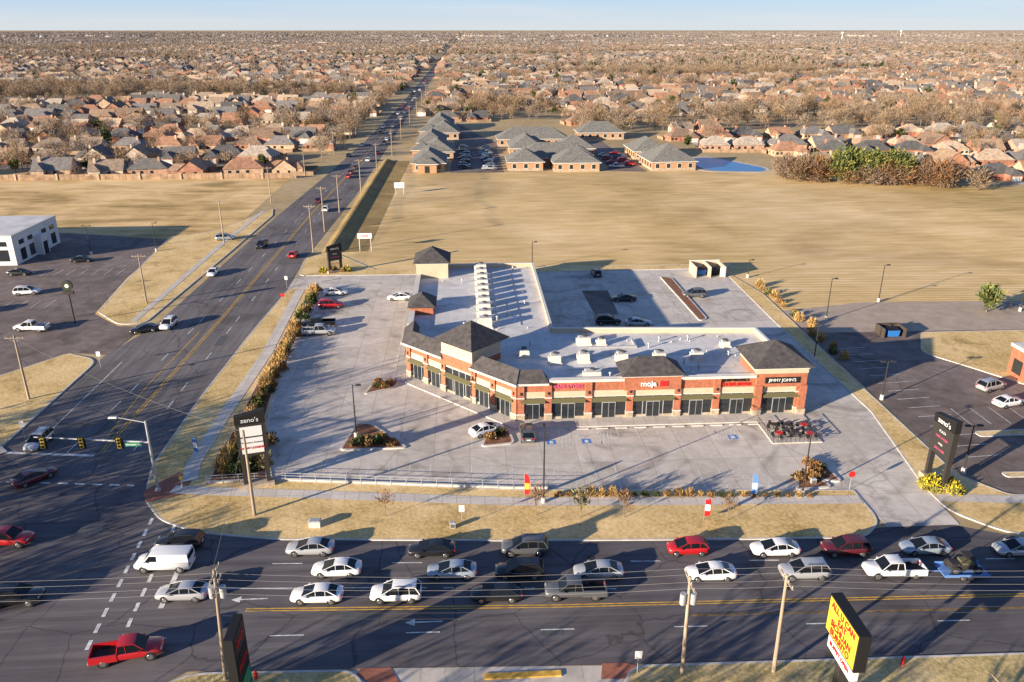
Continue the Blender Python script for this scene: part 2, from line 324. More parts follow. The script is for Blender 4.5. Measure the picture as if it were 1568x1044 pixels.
band(b,[(-34,158.5),(-33.1,124),(-33.9,100),(-34,88),(-33.2,84)],1.8,.15,'sidewalk')
band(b,[(-34.6,82.2),(-31,81.6),(-23,80.7),(5,77.2),(24,76.2),(44.3,75.3)],1.7,.155,'sidewalk')
b.poly([(-37.9,82),(-36.6,79.5),(-33.2,81),(-32.9,85),(-35.2,86)],'paver_red',.147)
b.obj('sidewalk')
b=B(); band(b,[(53.3,75.2),(60,74.4),(111,71)],1.6,.15,'sidewalk'); band(b,[(-59,92),(-75,108),(-84,121)],1.5,.15,'sidewalk'); band(b,[(-61,141),(-60.5,198),(-59,236)],1.2,.147,'sidewalk'); b.obj('sidewalk')
sheet('concrete_parking_lot',[(-23.5,83.6),(5,79.9),(44.5,77.3),(44.6,70),(52.8,70),(53,77.5),(56.2,97),(56.2,135),(57.2,168.8),(-9,168),(-31,168.4),(-36.8,168.4),(-36.8,159.6),(-31.8,159.2),(-29.8,124),(-27.5,100)],.045,'concrete')
sheet('west_parking_lot',[(-59,125),(-66,126.3),(-77,111),(-105,83),(-200,83),(-200,212),(-104,212),(-74,203),(-73,170),(-70,146),(-63,139),(-58,138)],.03,'asphalt_lot')
sheet('east_parking_lot',[(59,80),(62,75.6),(112,72.8),(200,68),(200,128),(59.7,133)],.03,'asphalt_lot')
slab('grass_island',[(75,118,2),(79,112,1),(84,104,2),(86,106,1),(150,104,0),(150,127,0),(80,127,1)],.14,'verge_grass',r=1)
slab('grass_island',[(67,89,1),(67,90.5,1),(88,91,1),(88,89.5,1)],.14,'verge_grass',r=.6)
slab('gravel_island',[(64,79,1),(64,80.2,.5),(90,79.5,.5),(90,78.5,.5)],.14,'verge_grass',r=.6)
sheet('service_lane',[(60,128),(60,140),(78,144),(160,141),(160,127)],.035,'gravel')
slab('kerb_island',[(42.6,135,1.5),(44.4,136,1),(44.2,162,1.5),(41.8,163.5,1)],.2,'mulch',r=1)
isl=[[(-16.6,90.3),(-15.3,97.8),(-13.2,97.6),(-7.8,90.4)],[(-15.4,106.8),(-14.5,110.6),(-10.2,112.2),(-11,109)],[(1.4,90.1),(2.6,95.4),(5.3,95),(5.9,90.8)],[(37.6,75.6+2),(39.5,81.5),(41,81.5),(42.4,78)],[(40,80),(42,84.5),(43.4,84.5),(44,79)]]
for i,p in enumerate(isl): slab('planter_island',p,.2,'mulch',r=.9,kerb=.3)
slab('mulch_bed',[(-30.9,83.6,.4),(-24.2,83.9,.4),(-28,99.5,.4),(-30.4,124,.4),(-32,157,.4),(-32,125,.2),(-31.6,100,.2)],.17,'mulch',r=.3,kerb=.1)
b=B(); z=.053
for i in range(28):
    x=-20+i*2.5
    if x<36.5: band(b,[(x,81.9-.083*(x+20)*.95+.3),(x+.2,87.1-.083*(x+20)*.95+.3)],.1,z,'paint_white')
for i in range(13):
    x=9.3+i*2.6
    if x<37: band(b,[(x,89.6),(x,94.9)],.1,z,'paint_white')
for x0 in(11.9,16.5,32.3):
    for k in range(5): band(b,[(x0+.1+k*.45,89.9),(x0+.5+k*.45,93.5)],.1,z,'paint_white')
for i in range(18): band(b,[(-29.2,101+i*2.8),(-23.8,101.2+i*2.8)],.1,z,'paint_white')
for i in range(9): band(b,[(18+i*2.7,133),(18+i*2.7,138)],.1,z,'paint_white'); 
for i in range(9): band(b,[(45,138+i*2.7),(50,138+i*2.7)],.1,z,'paint_white')
for x in(10.6,15.2,34.6): b.poly([(x-.6,90.4),(x+.6,90.4),(x+.6,91.6),(x-.6,91.6)],'paint_blue',.051); b.poly([(x-.25,90.6),(x+.25,90.6),(x+.2,91.3),(x-.2,91.3)],'paint_white',z+.003)
b.obj('parking_stall_lines')
b=B()
for i in range(14): band(b,[(62,84+i*2.8),(67,84.4+i*2.8)],.1,.038,'paint_white')
for i in range(12): band(b,[(68+i*2.8,92.5),(68+i*2.8,97.5)],.1,.038,'paint_white')
for i in range(8): band(b,[(-100+i*2.7,150),(-100+i*2.7,155)],.1,.038,'paint_white'); band(b,[(-95+i*2.7,172),(-95+i*2.7,177)],.1,.038,'paint_white')
b.obj('parking_stall_lines')
sheet('dark_paving',[(24,139.5),(28.5,139.5),(29,154.6),(23.6,154.6)],.05,'asphalt_lot')

# ------------------------------------------------------------------ retail building
bld=empty('brick_strip_mall')
P=[(-9,113.5),(-9,155),(13.6,155),(13.5,117.5),(45.6,115.6),(46,97.6),(6.6,97.6)]
b=B(); b.prism(P,0,5.2,'roof_membrane','stucco'); b.obj('walls_and_roof',bld)
def parapet(b,pts,closed,z0,z1,t,m,mc):
    n=len(pts)
    for i in range(n if closed else n-1):
        a=Vector(pts[i]);c=Vector(pts[(i+1)%n]); d=c-a;L=d.length;ang=math.atan2(d.y,d.x)
        b.T=Matrix.Translation((a.x,a.y,0))@Matrix.Rotation(ang,4,'Z')
        b.box(0,L-.0,-t,0,z0,z1,m); b.box(-.05,L+.05,-t-.08,.08,z1+.002*i,z1+.12+.003*i,mc)
    b.T=Matrix.Identity(4)
b=B(); parapet(b,P,True,5.0,5.95,.3,'stucco','white_trim')
b.obj('parapet',bld)
def frame(p0,p1):
    a=Vector(p0);c=Vector(p1);d=c-a; return Matrix.Translation((a.x,a.y,0))@Matrix.Rotation(math.atan2(d.y,d.x),4,'Z'),d.length
def bay(b,u0,u1,top=5.6,door=True,sign_band='brick'):
    w=u1-u0
    b.box(u0,u1,-.10,.02,top-1.35,top,sign_band)
    b.box(u0,u1,-.16,.02,top-2.15,top-1.352,'stucco')
    b.box(u0,u1,-.22,.0,top-2.25,top-2.152,'white_trim')
    g0,g1=u0+.45,u1-.45
    b.box(g0,g1,-.05,.02,.45,top-2.252,'glass_dark')
    b.box(g0,g1,-.12,.02,0,.448,'stone')
    n=max(2,int((g1-g0)/1.3))
    for i in range(n+1):
        u=g0+(g1-g0)*i/n; b.box(u-.05,u+.05,-.10,-.052,.45,top-2.254,'galv')
    b.box(g0,g1,-.095,-.053,2.45,2.55,'galv')
    if door:
        c=(g0+g1)/2; b.box(c-.95,c+.95,-.14,-.103,.02,2.45,'galv'); b.box(c-.85,c-.04,-.16,-.142,.12,2.35,'glass_dark'); b.box(c+.04,c+.85,-.16,-.142,.12,2.35,'glass_dark')
    b.add([(g0,-.18,3.25),(g1,-.18,3.25),(g1,-.8,2.9),(g0,-.8,2.9),(g0,-.8,2.78),(g1,-.8,2.78)],[(0,3,2,1),(3,4,5,2)],'canopy_green')
def pier(b,u,top=5.6):
    b.box(u-.45,u+.45,-.38,.02,.95,top-.001,'brick'); b.box(u-.52,u+.52,-.45,.02,0,.948,'stone'); b.box(u-.55,u+.55,-.48,.02,.95,1.08,'white_trim')
    b.box(u-.5,u+.5,-.43,.02,3.35,3.5,'white_trim'); b.box(u-.1,u+.1,-.52,-.385,3.9,4.3,'dark_metal')
def cornice(b,u0,u1,top=5.6):
    b.box(u0,u1,-.35,.3,top+.0,top+.22,'white_trim'); b.box(u0,u1,-.55,.3,top+.222,top+.46,'white_trim')
def mansard(b,u0,u1,z0=5.7,z1=7.3,out=.9,back=1.5):
    b.add([(u0,-out,z0),(u1,-out,z0),(u1-.9,back*.5,z1),(u0+.9,back*.5,z1),(u0,back,z0),(u1,back,z0)],[(0,1,2,3),(4,3,2,5),(1,5,2),(0,3,4),(0,4,5,1)],'shingle')
    b.box(u0-.02,u1+.02,-out-.05,back,z0-.3,z0-.002,'white_trim')
T,L=frame((6.6,97.6),(46,97.6)); b=B(); b.T=T
bx=[0,4.2,9.7,15.4,22.0,27.4,33.4,39.4]
for i in range(7):
    bay(b,bx[i],bx[i+1])
for u in bx: pier(b,min(max(u,.46),38.95))
for (a,c) in((4.3,14.5),(22.3,32.9)): cornice(b,a,c)
b.box(14.5,22.3,-.5,1.5,4.3,6.25,'brick'); b.box(14.3,22.5,-.62,1.6,6.252,6.5,'white_trim')
b.hip(14.7,22.1,-.3,3.6,6.502,8.4,'shingle',ov=.7)
mansard(b,-.3,4.2,5.75,7.2,.8,1.6)
b.box(32.7,39.75,-.55,6.3,4.3,6.3,'brick'); b.box(32.6,39.8,-.62,6.4,6.302,7.0,'stucco'); b.box(32.5,39.9,-.75,6.5,7.002,7.3,'white_trim')
b.hip(32.9,39.5,-.3,6.3,7.302,9.9,'shingle',ov=.95)
for u in(33.1,39.35): b.box(u-.5,u+.5,-.75,.0,.97,4.5,'brick'); b.box(u-.6,u+.6,-.85,.0,0,.96,'stone')
b.obj('south_facade',bld)
T,L=frame((-9,113.5),(6.6,97.6)); b=B(); b.T=T
bx=[0,4.2,8.0,14.2,18,L]
for i in range(5):
    if i==2: continue
    bay(b,bx[i],bx[i+1])
bay(b,8,14.2,top=6.4)
for u in bx: pier(b,min(max(u,.3),L-.3))
mansard(b,-.6,8.2); mansard(b,14.0,L+.6)
b.box(8.0,14.2,-.5,5.4,4.6,6.4,'brick'); b.box(7.98,14.22,-.52,5.42,6.402,8.2,'stucco'); b.box(7.9,14.3,-.6,5.5,6.3,6.45,'white_trim'); b.box(7.8,14.4,-.7,5.6,8.202,8.5,'white_trim')
b.hip(8.2,14.0,-.4,5.4,8.502,11.2,'shingle',ov=1.15)
b.obj('corner_facade',bld)
T,L=frame((-9,155),(-9,113.5)); b=B(); b.T=T
n=7; 
for i in range(n):
    bay(b,L*i/n,L*(i+1)/n)
for i in range(n+1): pier(b,min(max(L*i/n,.46),L-.46))
cornice(b,.1,L-7)
mansard(b,L-6.2,L+.3)
b.box(-.5+.3,6.8,-.5,5.6,4.6,8.0,'stucco'); b.box(-.3,6.9,-.6,5.7,8.002,8.25,'white_trim'); b.hip(.1,6.5,-.2,5.3,8.252,10.6,'shingle',ov=.8)
b.box(23,28,-.5,3.4,4.6,6.6,'brick'); b.hip(23.2,27.8,-.2,3.2,6.602,8.4,'shingle',ov=.7)
b.obj('west_facade',bld)
b=B()
for i in range(7): b.box(13.52,13.62,121+i*4.8,122.1+i*4.8,0,2.2,'bronze'); b.box(16+i*4.1,17.1+i*4.1,117.2-i*.22,117.6-i*.22,0,2.2,'bronze')
b.box(46.0,46.1,99,113,1.0,3.2,'glass_dark'); b.box(45.98,46.16,97.6,115.6,4.3,5.6,'brick')
b.box(45.98,46.2,97.6,115.6,0,.9,'stone'); b.obj('rear_doors',bld)
b=B()
def hvac(x,y,w,d,h,z=5.2):
    b.box(x-w/2-.15,x+w/2+.15,y-d/2-.15,y+d/2+.15,z,z+.25,'white_trim')
    b.taper(x-w/2,x+w/2,y-d/2,y+d/2,z+.25,z+h,.06,'hvac'); b.cyl((x,y+d*.15,z+h),(x,y+d*.15,z+h+.18),.42,.42,10,'hvac_dark')
    b.box(x-w/2-.3,x-w/2,y-d*.3,y+d*.2,z+.4,z+h*.85,'hvac'); b.box(x+w/2-.05,x+w/2+.012,y-d*.4,y+d*.4,z+.45,z+h*.8,'hvac_dark')
for i in range(10): hvac(3.0,120.5+i*3.45,2.1,1.6,1.8)
for i,x in enumerate((12.6,16.8,22.3,27.8,33.3)): hvac(x,105.2+(.4 if i==1 else 0),1.5,1.6,1.35)
hvac(17.8,112.3,1.9,1.3,1.2); hvac(20.4,111.8,1.2,1.0,1.0); hvac(8.3,108,1.5,1.5,1.1); hvac(39,110,1.2,1.2,.9); hvac(17.2,99.9,2.2,1.6,1.0)
b.box(18.4,25.5,110.0,110.3,5.25,5.6,'galv'); b.box(25.2,25.5,110.3,113.2,5.25,5.6,'galv')
rr=random.Random(3)
for i in range(50):
    x,y=(rr.uniform(9,44),rr.uniform(99,114)) if i<28 else (rr.uniform(-6,12),rr.uniform(118,153))
    if i%3==0: b.cyl((x,y,5.2),(x,y,5.9),.12,.12,8,'galv'); b.cyl((x,y,5.9),(x,y,6.05),.24,.2,8,'galv')
    else: b.cyl((x,y,5.2),(x,y,5.5),.07,.07,6,'white_trim')
for (x0,x1,y) in((9,33,107.2),(14,38,102.4)): b.cyl((x0,y,5.3),(x1,y,5.3),.04,.04,5,'galv',False)
b.cyl((4.6,119,5.3),(4.6,152,5.3),.04,.04,5,'galv',False); b.cyl((8.6,121,5.3),(8.6,150,5.3),.04,.04,5,'galv',False)
b.obj('roof_units',bld)
text('vape_sign',"VAPE STORE",.74,(6.6+6.9,97.44,4.95),(R(90),0,0),'sign_pink',bld,.05)
text('mojo_sign',"moja",1.1,(6.6+17.8,97.0,5.25),(R(90),0,0),'sign_white',bld,.07)
text('phone_sign_top',"JUMPTRONICS",.55,(6.6+30.0,97.44,5.28),(R(90),0,0),'black',bld,.04)
text('phone_sign',"PHONE REPAIR",.62,(6.6+30.0,97.44,4.66),(R(90),0,0),'sign_red',bld,.05)
text('deli_sign',"JIMMY JOHN'S",.62,(6.6+36.3,96.96,5.3),(R(90),0,0),'sign_white',bld,.03,bold=0)
b=B(); b.box(6.6+33.9,6.6+38.8,96.99,97.04,4.85,5.75,'black'); b.box(6.6+19.4,6.6+20.5,97.03,97.06,4.8,5.6,'sign_red'); b.obj('sign_boards',bld)
W=[(-11.3,155),(-11.3,112.6),(6.0,94.9),(46.3,94.9),(46.3,97.6),(6.6,97.6),(-9,113.5),(-9,155)]
slab('storefront_sidewalk',W,.17,'sidewalk',r=0,kerb=.15)

# ------------------------------------------------------------------ other buildings
wb=empty('white_commercial_building',(-101.5,181,0))
b=B(); b.box(-50,0,0,21,0,6.6,'white_stucco'); b.box(-50.1,.1,-.1,21.1,6.602,6.9,'white_trim'); b.box(-49.5,-.4,.4,20.6,6.902,6.92,'roof_membrane')
for y in(2.5,6.5,13,17): b.box(0,.08,y,y+2.2,.6,3.2,'glass_dark'); b.box(0,.06,y,y+2.2,4.2,5.2,'glass_dark')
b.box(0,1.6,9.2,12.2,0,4.6,'white_stucco'); b.box(1.6,1.66,9.7,11.7,0,3,'glass_dark')
for x in(-40,-30,-20,-10,-4): b.box(x,x+2.6,-.08,0,1,3.6,'glass_dark'); b.box(x,x+2.6,-.06,0,4.4,5.5,'glass_dark')
b.box(-20,-17,6,9,6.92,8.2,'hvac'); b.box(-34,-31,10,13,6.92,8.2,'hvac')
b.obj('walls',wb)
eb=empty('brick_shop',(83.8,97,0)); b=B(); b.box(0,20,0,12,0,4.6,'brick'); b.box(-.2,20.2,-.2,12.2,4.602,5.1,'white_trim'); b.box(.3,19.7,.3,11.7,5.102,5.12,'roof_membrane')
for y in(2,5.5,9): b.box(-.08,0,y,y+2,.8,3,'glass_dark')
b.obj('walls',eb)
def office(x,y,w,d,rz=0,wing=None):
    e=empty('office_building',(x,y,0),rz); b=B()
    b.box(0,w,0,d,0,3.4,'brick_tan'); b.box(-.02,w+.02,-.02,d+.02,0,.8,'stone'); b.hip(0,w,0,d,3.4,3.4+min(w,d)*.33,'shingle_grey',ov=.7,fascia='white_trim')
    nx=max(2,int(w/3.5)); ny=max(2,int(d/3.5))
    for i in range(nx):
        c=w*(i+.5)/nx; b.box(c-.7,c+.7,-.05,0,1.0,2.6,'glass_dark'); b.box(c-.85,c+.85,-.03,0,.85,2.75,'white_trim')
    for i in range(ny):
        c=d*(i+.5)/ny; b.box(w,w+.05,c-.7,c+.7,1.0,2.6,'glass_dark'); b.box(-.05,0,c-.7,c+.7,1.0,2.6,'glass_dark')
    if wing:
        for (a0,a1,c0,c1) in wing: 
            b.box(a0,a1,c0,c1,0,3.38,'brick_tan'); b.hip(a0,a1,c0,c1,3.4,3.4+min(a1-a0,c1-c0)*.36,'shingle_grey',ov=.7,fascia='white_trim',ft=.24)
            b.box((a0+a1)/2-.9,(a0+a1)/2+.9,c0-.05,c0,.1,2.6,'glass_dark')
    b.obj('walls_and_roof',e)
office(-19,302,12,22,0,[(2,9,-2,4)]); office(-17,332,13,20,0,[(-4,4,5,13)]); office(-20,360,12,26); office(-16,396,14,22,0,[(-5,4,6,15)]); office(-18,428,13,28)
office(17,303,13,15); office(34,300,17,14); office(23,319,28,13,0,[(3,11,-6,1),(16,24,-6,1)]); office(20,340,14,22); office(39,338,16,14); office(16,370,32,14,0,[(8,16,-4,2)])
office(71,300,17,19,R(3)); office(70,328,14,20,0,[(3,10,-4,1)])
office(56,392,22,14)
sheet('office_parking_lot',[(-5,300),(15,300),(15,366),(52,366),(52,352),(56,350),(56,308),(52,302),(69,298),(68,322),(66,386),(14,388),(-3,470),(-3.5,470)],.03,'asphalt_lot')
b=B(); pts=fillet([(93,299),(113,296),(116,304),(108,322),(101,334),(94,326),(91,310)],6); b.poly(pts,'water',.05); b.obj('pond_water')
slab('pond_bank',[(90,297),(114,293.5),(118,304),(109,325),(101,337),(92,328),(88,310)],.04,'stone',r=5,kerb=1.2)

# ------------------------------------------------------------------ trees
def tree_mesh(name,seed,h,cr,nt,tw,ma='twig_a',mb='twig_b',bark='bark',trunk=.22,base=.28,wide=.16,low=False):
    rd=random.Random(seed); b=B()
    th=h*base
    b.cyl((0,0,-.2),(0,0,th),trunk,trunk*.7,6 if not low else 4,bark,caps=False)
    ends=[]
    nl=7 if not low else 4
    for i in range(nl):
        a=2*math.pi*i/nl+rd.uniform(-.4,.4); rr=cr*rd.uniform(.35,.8); z=h*rd.uniform(.55,.95)
        if i==0: rr*=.2; z=h*.97
        mid=Vector((math.cos(a)*rr*.45,math.sin(a)*rr*.45,th+(z-th)*.45)); end=Vector((math.cos(a)*rr,math.sin(a)*rr,z))
        b.cyl((0,0,th*.9),mid,trunk*.5,trunk*.3,4,bark,caps=False); b.cyl(mid,end,trunk*.3,.03,3,bark,caps=False)
        ends.append((mid,.8)); ends.append((end,1.))
        if not low:
            for k in range(4):
                s0=mid.lerp(end,rd.uniform(0,.8)); e=s0+Vector((rd.uniform(-1,1),rd.uniform(-1,1),rd.uniform(.1,1)))*cr*.45
                b.cyl(s0,e,trunk*.16,.02,3,bark,caps=False); ends.append((e,.8))
    for i in range(nt):
        e,k=rd.choice(ends)
        c=e+Vector((rd.gauss(0,1),rd.gauss(0,1),rd.gauss(0,.8)))*cr*.24
        if c.z<th*.8: c.z=th+rd.random()
        out=(c-Vector((0,0,h*.45))).normalized()
        d=(out+Vector((rd.uniform(-.7,.7),rd.uniform(-.7,.7),rd.uniform(-.2,.8)))).normalized()
        L=tw*rd.uniform(.6,1.5); s_=d.cross(Vector((rd.uniform(-1,1),rd.uniform(-1,1),rd.uniform(-1,1)))).normalized()*L*wide
        b.add([tuple(c-s_),tuple(c+s_),tuple(c+d*L)],[(0,1,2)],ma if rd.random()<.55 else mb)
    return b.mesh(name)
def bush_mesh(name,seed,h,cr,nt,lf,ma,mb,up=.3,wide=.35):
    rd=random.Random(seed); b=B()
    for k in range(5): 
        a=rd.uniform(0,6.28); b.cyl((0,0,-.1),(math.cos(a)*cr*.5,math.sin(a)*cr*.5,h*.6),.05,.02,3,'bark_dark',caps=False)
    for i in range(nt):
        u=Vector((rd.gauss(0,1),rd.gauss(0,1),abs(rd.gauss(0,1)))).normalized()*(rd.uniform(.45,1)+.12*math.sin(i*.05))
        c=Vector((u.x*cr,u.y*cr,u.z*h*.85+.05)); d=(u+Vector((rd.uniform(-.8,.8),rd.uniform(-.8,.8),rd.uniform(-.3,.8)+up))).normalized()
        L=lf*rd.uniform(.6,1.4); s_=d.cross(Vector((rd.uniform(-1,1),rd.uniform(-1,1),rd.uniform(-1,1)))).normalized()*L*wide
        b.add([tuple(c-s_),tuple(c+s_),tuple(c+d*L)],[(0,1,2)],ma if (rd.random()+.25*math.sin(c.x*4)+.25*math.sin(c.z*5))<.55 else mb)
    return b.mesh(name)
BT=[tree_mesh('bare_tree_mesh',i,h,cr,520,1.25,wide=.075) for i,(h,cr) in enumerate([(10,4.2),(12,5),(9,4.6),(13,4.6),(8,3.6)])]
LT=[tree_mesh('bare_tree_low_mesh',20+i,h,cr,100,2.2,'twig_far_hazed_a','twig_far_hazed_b',low=True,wide=.16) for i,(h,cr) in enumerate([(10,4.5),(11,5.2),(8,4.2),(12,5)])]
ET=[tree_mesh('evergreen_mesh',40,9,2.8,700,.9,'leaf_green','leaf_dark',base=.1,wide=.4),tree_mesh('evergreen_mesh',41,6.5,2.6,600,.8,'leaf_green','leaf_olive',base=.12,wide=.4)]
EL=[tree_mesh('evergreen_low_mesh',42,9,3,120,2,'leaf_green','leaf_dark',base=.1,wide=.4,low=True)]
ST=[tree_mesh('sapling_mesh',60,3.6,1.1,160,.45,'leaf_rust','twig_b',trunk=.05,base=.35,wide=.1),tree_mesh('sapling_mesh',61,3.0,1.0,150,.45,'leaf_olive','twig_a',trunk=.05,base=.35,wide=.2)]
thick=[tree_mesh('thicket_mesh',80+i,7,4.2,900,1.2,'twig_b','leaf_rust' if i else 'twig_b',base=.08,wide=.11,trunk=.12) for i in range(2)]
thickg=tree_mesh('green_thicket_mesh',85,9.5,4.4,1000,.9,'leaf_olive','leaf_green',base=.1,wide=.3,trunk=.15)
shrub_straw=[bush_mesh('ornamental_grass_mesh',i,1.5,.75,260,.55,'straw','straw_dark',up=1.2,wide=.09) for i in range(2)]
shrub_yel=bush_mesh('yellow_shrub_mesh',5,1.1,.9,260,.3,'leaf_yellow','leaf_olive')
shrub_green=bush_mesh('green_shrub_mesh',6,.9,.7,240,.22,'leaf_green','leaf_dark')
shrub_rust=bush_mesh('rust_shrub_mesh',7,.7,.65,220,.25,'leaf_rust','straw_dark')
shrub_olive=bush_mesh('olive_shrub_mesh',8,1.5,.9,260,.3,'leaf_olive','leaf_dark')
rd=random.Random(11)
y=86
while y<157:
    f=(y-100)/60; x=-29.9-.9*f+rd.uniform(-.3,.3)
    if rd.random()<.8: inst('ornamental_grass',rd.choice(shrub_straw+shrub_straw+[shrub_olive]),(x,y,.15),rd.uniform(0,6),rd.uniform(.8,1.5)); 
    if rd.random()<.55: inst('hedge_shrub',rd.choice((shrub_green,shrub_rust,shrub_rust)),(x+rd.uniform(.3,1.1),y+.5,.15),rd.uniform(0,6),rd.uniform(.9,1.5))
    y+=rd.uniform(1.1,1.8)
for i in range(20): inst('green_shrub',rd.choice([shrub_green,shrub_straw[0],shrub_rust,shrub_olive]),(rd.uniform(-29.5,-25.5),rd.uniform(84.5,93),.15),0,rd.uniform(.9,1.7))
for i in range(24):
    x=10+i*1.25; inst('low_shrub',rd.choice([shrub_rust,shrub_green,shrub_straw[1]]),(x,79.3-.07*(x-5)-.7,.12),rd.uniform(0,6),rd.uniform(.45,.85))
for (x0,x1,y0,y1,n) in((-15,-9.5,91,95,16),(-14.5,-11.5,109,110.8,6),(2.3,5,91.5,94,7),(38.8,41,78.5,81,4),(41,43,80.5,83.5,5)):
    for i in range(n): 
        x=rd.uniform(x0,x1); yy=rd.uniform(y0,y1)
        if n==16: yy=91+ (yy-91)*max(.1,(-8.5-x)/6)
        inst('rust_shrub',rd.choice([shrub_rust,shrub_rust,shrub_green]),(x,yy,.2),rd.uniform(0,6),rd.uniform(.7,1.3))
for i in range(16): inst('yellow_flowering_shrub',shrub_yel,(54.6+rd.uniform(-1.7,1.9),77.2+rd.uniform(-1.6,1.2),.12),rd.uniform(0,6),rd.uniform(.7,1.1))
for i in range(9): inst('yellow_shrub',rd.choice([shrub_yel,shrub_straw[0]]),(-28+rd.uniform(-3.6,2.6),171+rd.uniform(-1,1),.12),rd.uniform(0,6),rd.uniform(.6,1.1))
for (x,yy,k) in((-9.4,75.2,0),(27.9,72.2,0),(16.7,73.4,0),(12,73.7,1),(7.1,74.4,0),(-24,84,1)): inst('young_tree',ST[k],(x,yy,.12),rd.uniform(0,6),rd.uniform(.8,1.05))
inst('evergreen_tree',ET[1],(98.4,137,0),0,.75)
for i in range(60):
    x=rd.uniform(112,172); yy=279-(x-112)*.36+rd.uniform(-5,10); g=(126<x<152 and yy>267 and rd.random()<.75)
    inst('thicket_tree',thickg if g else rd.choice(thick),(x,yy,0),rd.uniform(0,6),rd.uniform(.7,1.1))
for i in range(16): inst('brush_bush',rd.choice(shrub_straw+[shrub_rust,shrub_olive]),(61+rd.uniform(-.8,1.2),116+i*2.6,0),rd.uniform(0,6),rd.uniform(.7,1.3))
for i in range(46): inst('roadside_tree',rd.choice(BT),(-60-rd.uniform(0,9)+.02*(330),330+i*8+rd.uniform(-3,3),0),rd.uniform(0,6),rd.uniform(.55,.9))
for i in range(12): inst('garden_tree',rd.choice(BT+[ET[1]]),(-75-i*16+rd.uniform(-3,3),318+rd.uniform(0,4),0),rd.uniform(0,6),rd.uniform(.35,.6))
# trees south and west of the frame (they throw the long shadows across road and lot)
for (x,yy,s) in((-46,33,1.0),(-33,30,.8),(-12,33,1.0),(-4,30,.8),(8,34,.8),(40,36,.9),(58,34,1.1),(-88,50,1.1),(-78,44,1.0),(-66,73,1.1),(-71,62,1.15),(-78,70,1.15),(-85,60,1.1),(-70,50,1.0),(-92,74,1.2),(-88,86,1.1),(-70,80,.9),(20,30,.9),(28,36,.7),(-64,66,1.1),(-75,77,1.2)): inst('bare_tree',BT[int(abs(x))%4],(x,yy,0),x*1.7,s)

# ------------------------------------------------------------------ houses
def house_mesh(i):
    rd=random.Random(100+i); b=B(); w=rd.uniform(14,18); d=rd.uniform(10,12.5)
    b.box(-w/2,w/2,-d/2,d/2,0,2.9,'wall_random')
    if i%2: b.hip(-w/2,w/2,-d/2,d/2,2.9,2.9+d*.40,'roof_random',ov=.5)
    else: b.gable(-w/2,w/2,-d/2,d/2,2.9,2.9+d*.38,'roof_random','wall_random')
    sx=1 if i%3 else -1; x0=sx*w*.12; x1=sx*w*.48; x0,x1=min(x0,x1),max(x0,x1)
    b.box(x0,x1,-d/2-5,-d/2+.1,0,2.88,'wall_random'); 
    b.hip(x0,x1,-d/2-5,d*.1,2.88,2.9+(x1-x0)*.46,'roof_random',ov=.45)
    b.box((x0+x1)/2-2.3,(x0+x1)/2+2.3,-d/2-5.05,-d/2-5,0,2.2,'white_trim')
    if i%2==0:
        b.box(-sx*w*.3-2.5,-sx*w*.3+2.5,d/2-.1,d/2+3,0,2.87,'wall_random'); b.hip(-sx*w*.3-2.5,-sx*w*.3+2.5,0,d/2+3,2.87,5.6,'roof_random',ov=.4)
    b.box(-sx*w*.1-.5,-sx*w*.1+.5,-d/2-.05,-d/2,0,2.1,'brick_dark')
    for k in(-.42,-.28): b.box(sx*w*k-.7,sx*w*k+.7,-d/2-.05,-d/2,.9,2.2,'glass_dark')
    for k in(-.1,.15,.35): b.box(w*k-.7,w*k+.7,d/2,d/2+.05,.9,2.2,'glass_dark')
    for k in(-.25,.2): b.box(-w/2-.05,-w/2,d*k-.6,d*k+.6,.9,2.2,'glass_dark'); b.box(w/2,w/2+.05,d*k-.6,d*k+.6,.9,2.2,'glass_dark')
    b.box(-sx*w*.3,-sx*w*.3+1,d*.1,d*.1+.8,2.9,2.9+d*.46,'wall_random')
    b.poly([((x0+x1)/2-2.6,-d/2-12,.06),((x0+x1)/2+2.6,-d/2-12,.06),((x0+x1)/2+2.6,-d/2-5.1,.06),((x0+x1)/2-2.6,-d/2-5.1,.06)],'sidewalk')
    for (a,c,e,f) in((-w/2-1.5,-w/2-1.42,d/2-2,d/2+8),(w/2+1.42,w/2+1.5,d/2-2,d/2+8),(-w/2-1.5,w/2+1.5,d/2+8,d/2+8.08)): b.box(a,c,e,f,0,1.8,'wood_fence')
    return b.mesh('brick_house_mesh')
HM=[house_mesh(i) for i in range(8)]
def houselow(i):
    rd=random.Random(200+i); b=B(); w=rd.uniform(14,18); d=rd.uniform(10,12)
    b.box(-w/2,w/2,-d/2,d/2,0,2.9,'wall_random'); b.hip(-w/2,w/2,-d/2,d/2,2.9,7.4,'roof_random',ov=.5); b.box(1,w/2,-d/2-4,-d/2+.1,0,2.88,'wall_random'); b.hip(1,w/2,-d/2-4,0,2.88,6.,'roof_random',ov=.4)
    return b.mesh('distant_house_mesh')
HL=[houselow(i) for i in range(3)]
def allowed(x,y,m=0):
    rc=-45+min(1,(y-100)/500)*7
    if abs(x-rc)<(17 if y<400 else 13)+m: return False
    if x<rc: return y>296+m
    if x<58: return y>478+m
    if x<98: return y>408+m
    if x<122: return y>346+m
    if x<175: return y>300-(x-122)*.4+m
    return y>256+m-(x-175)*.2
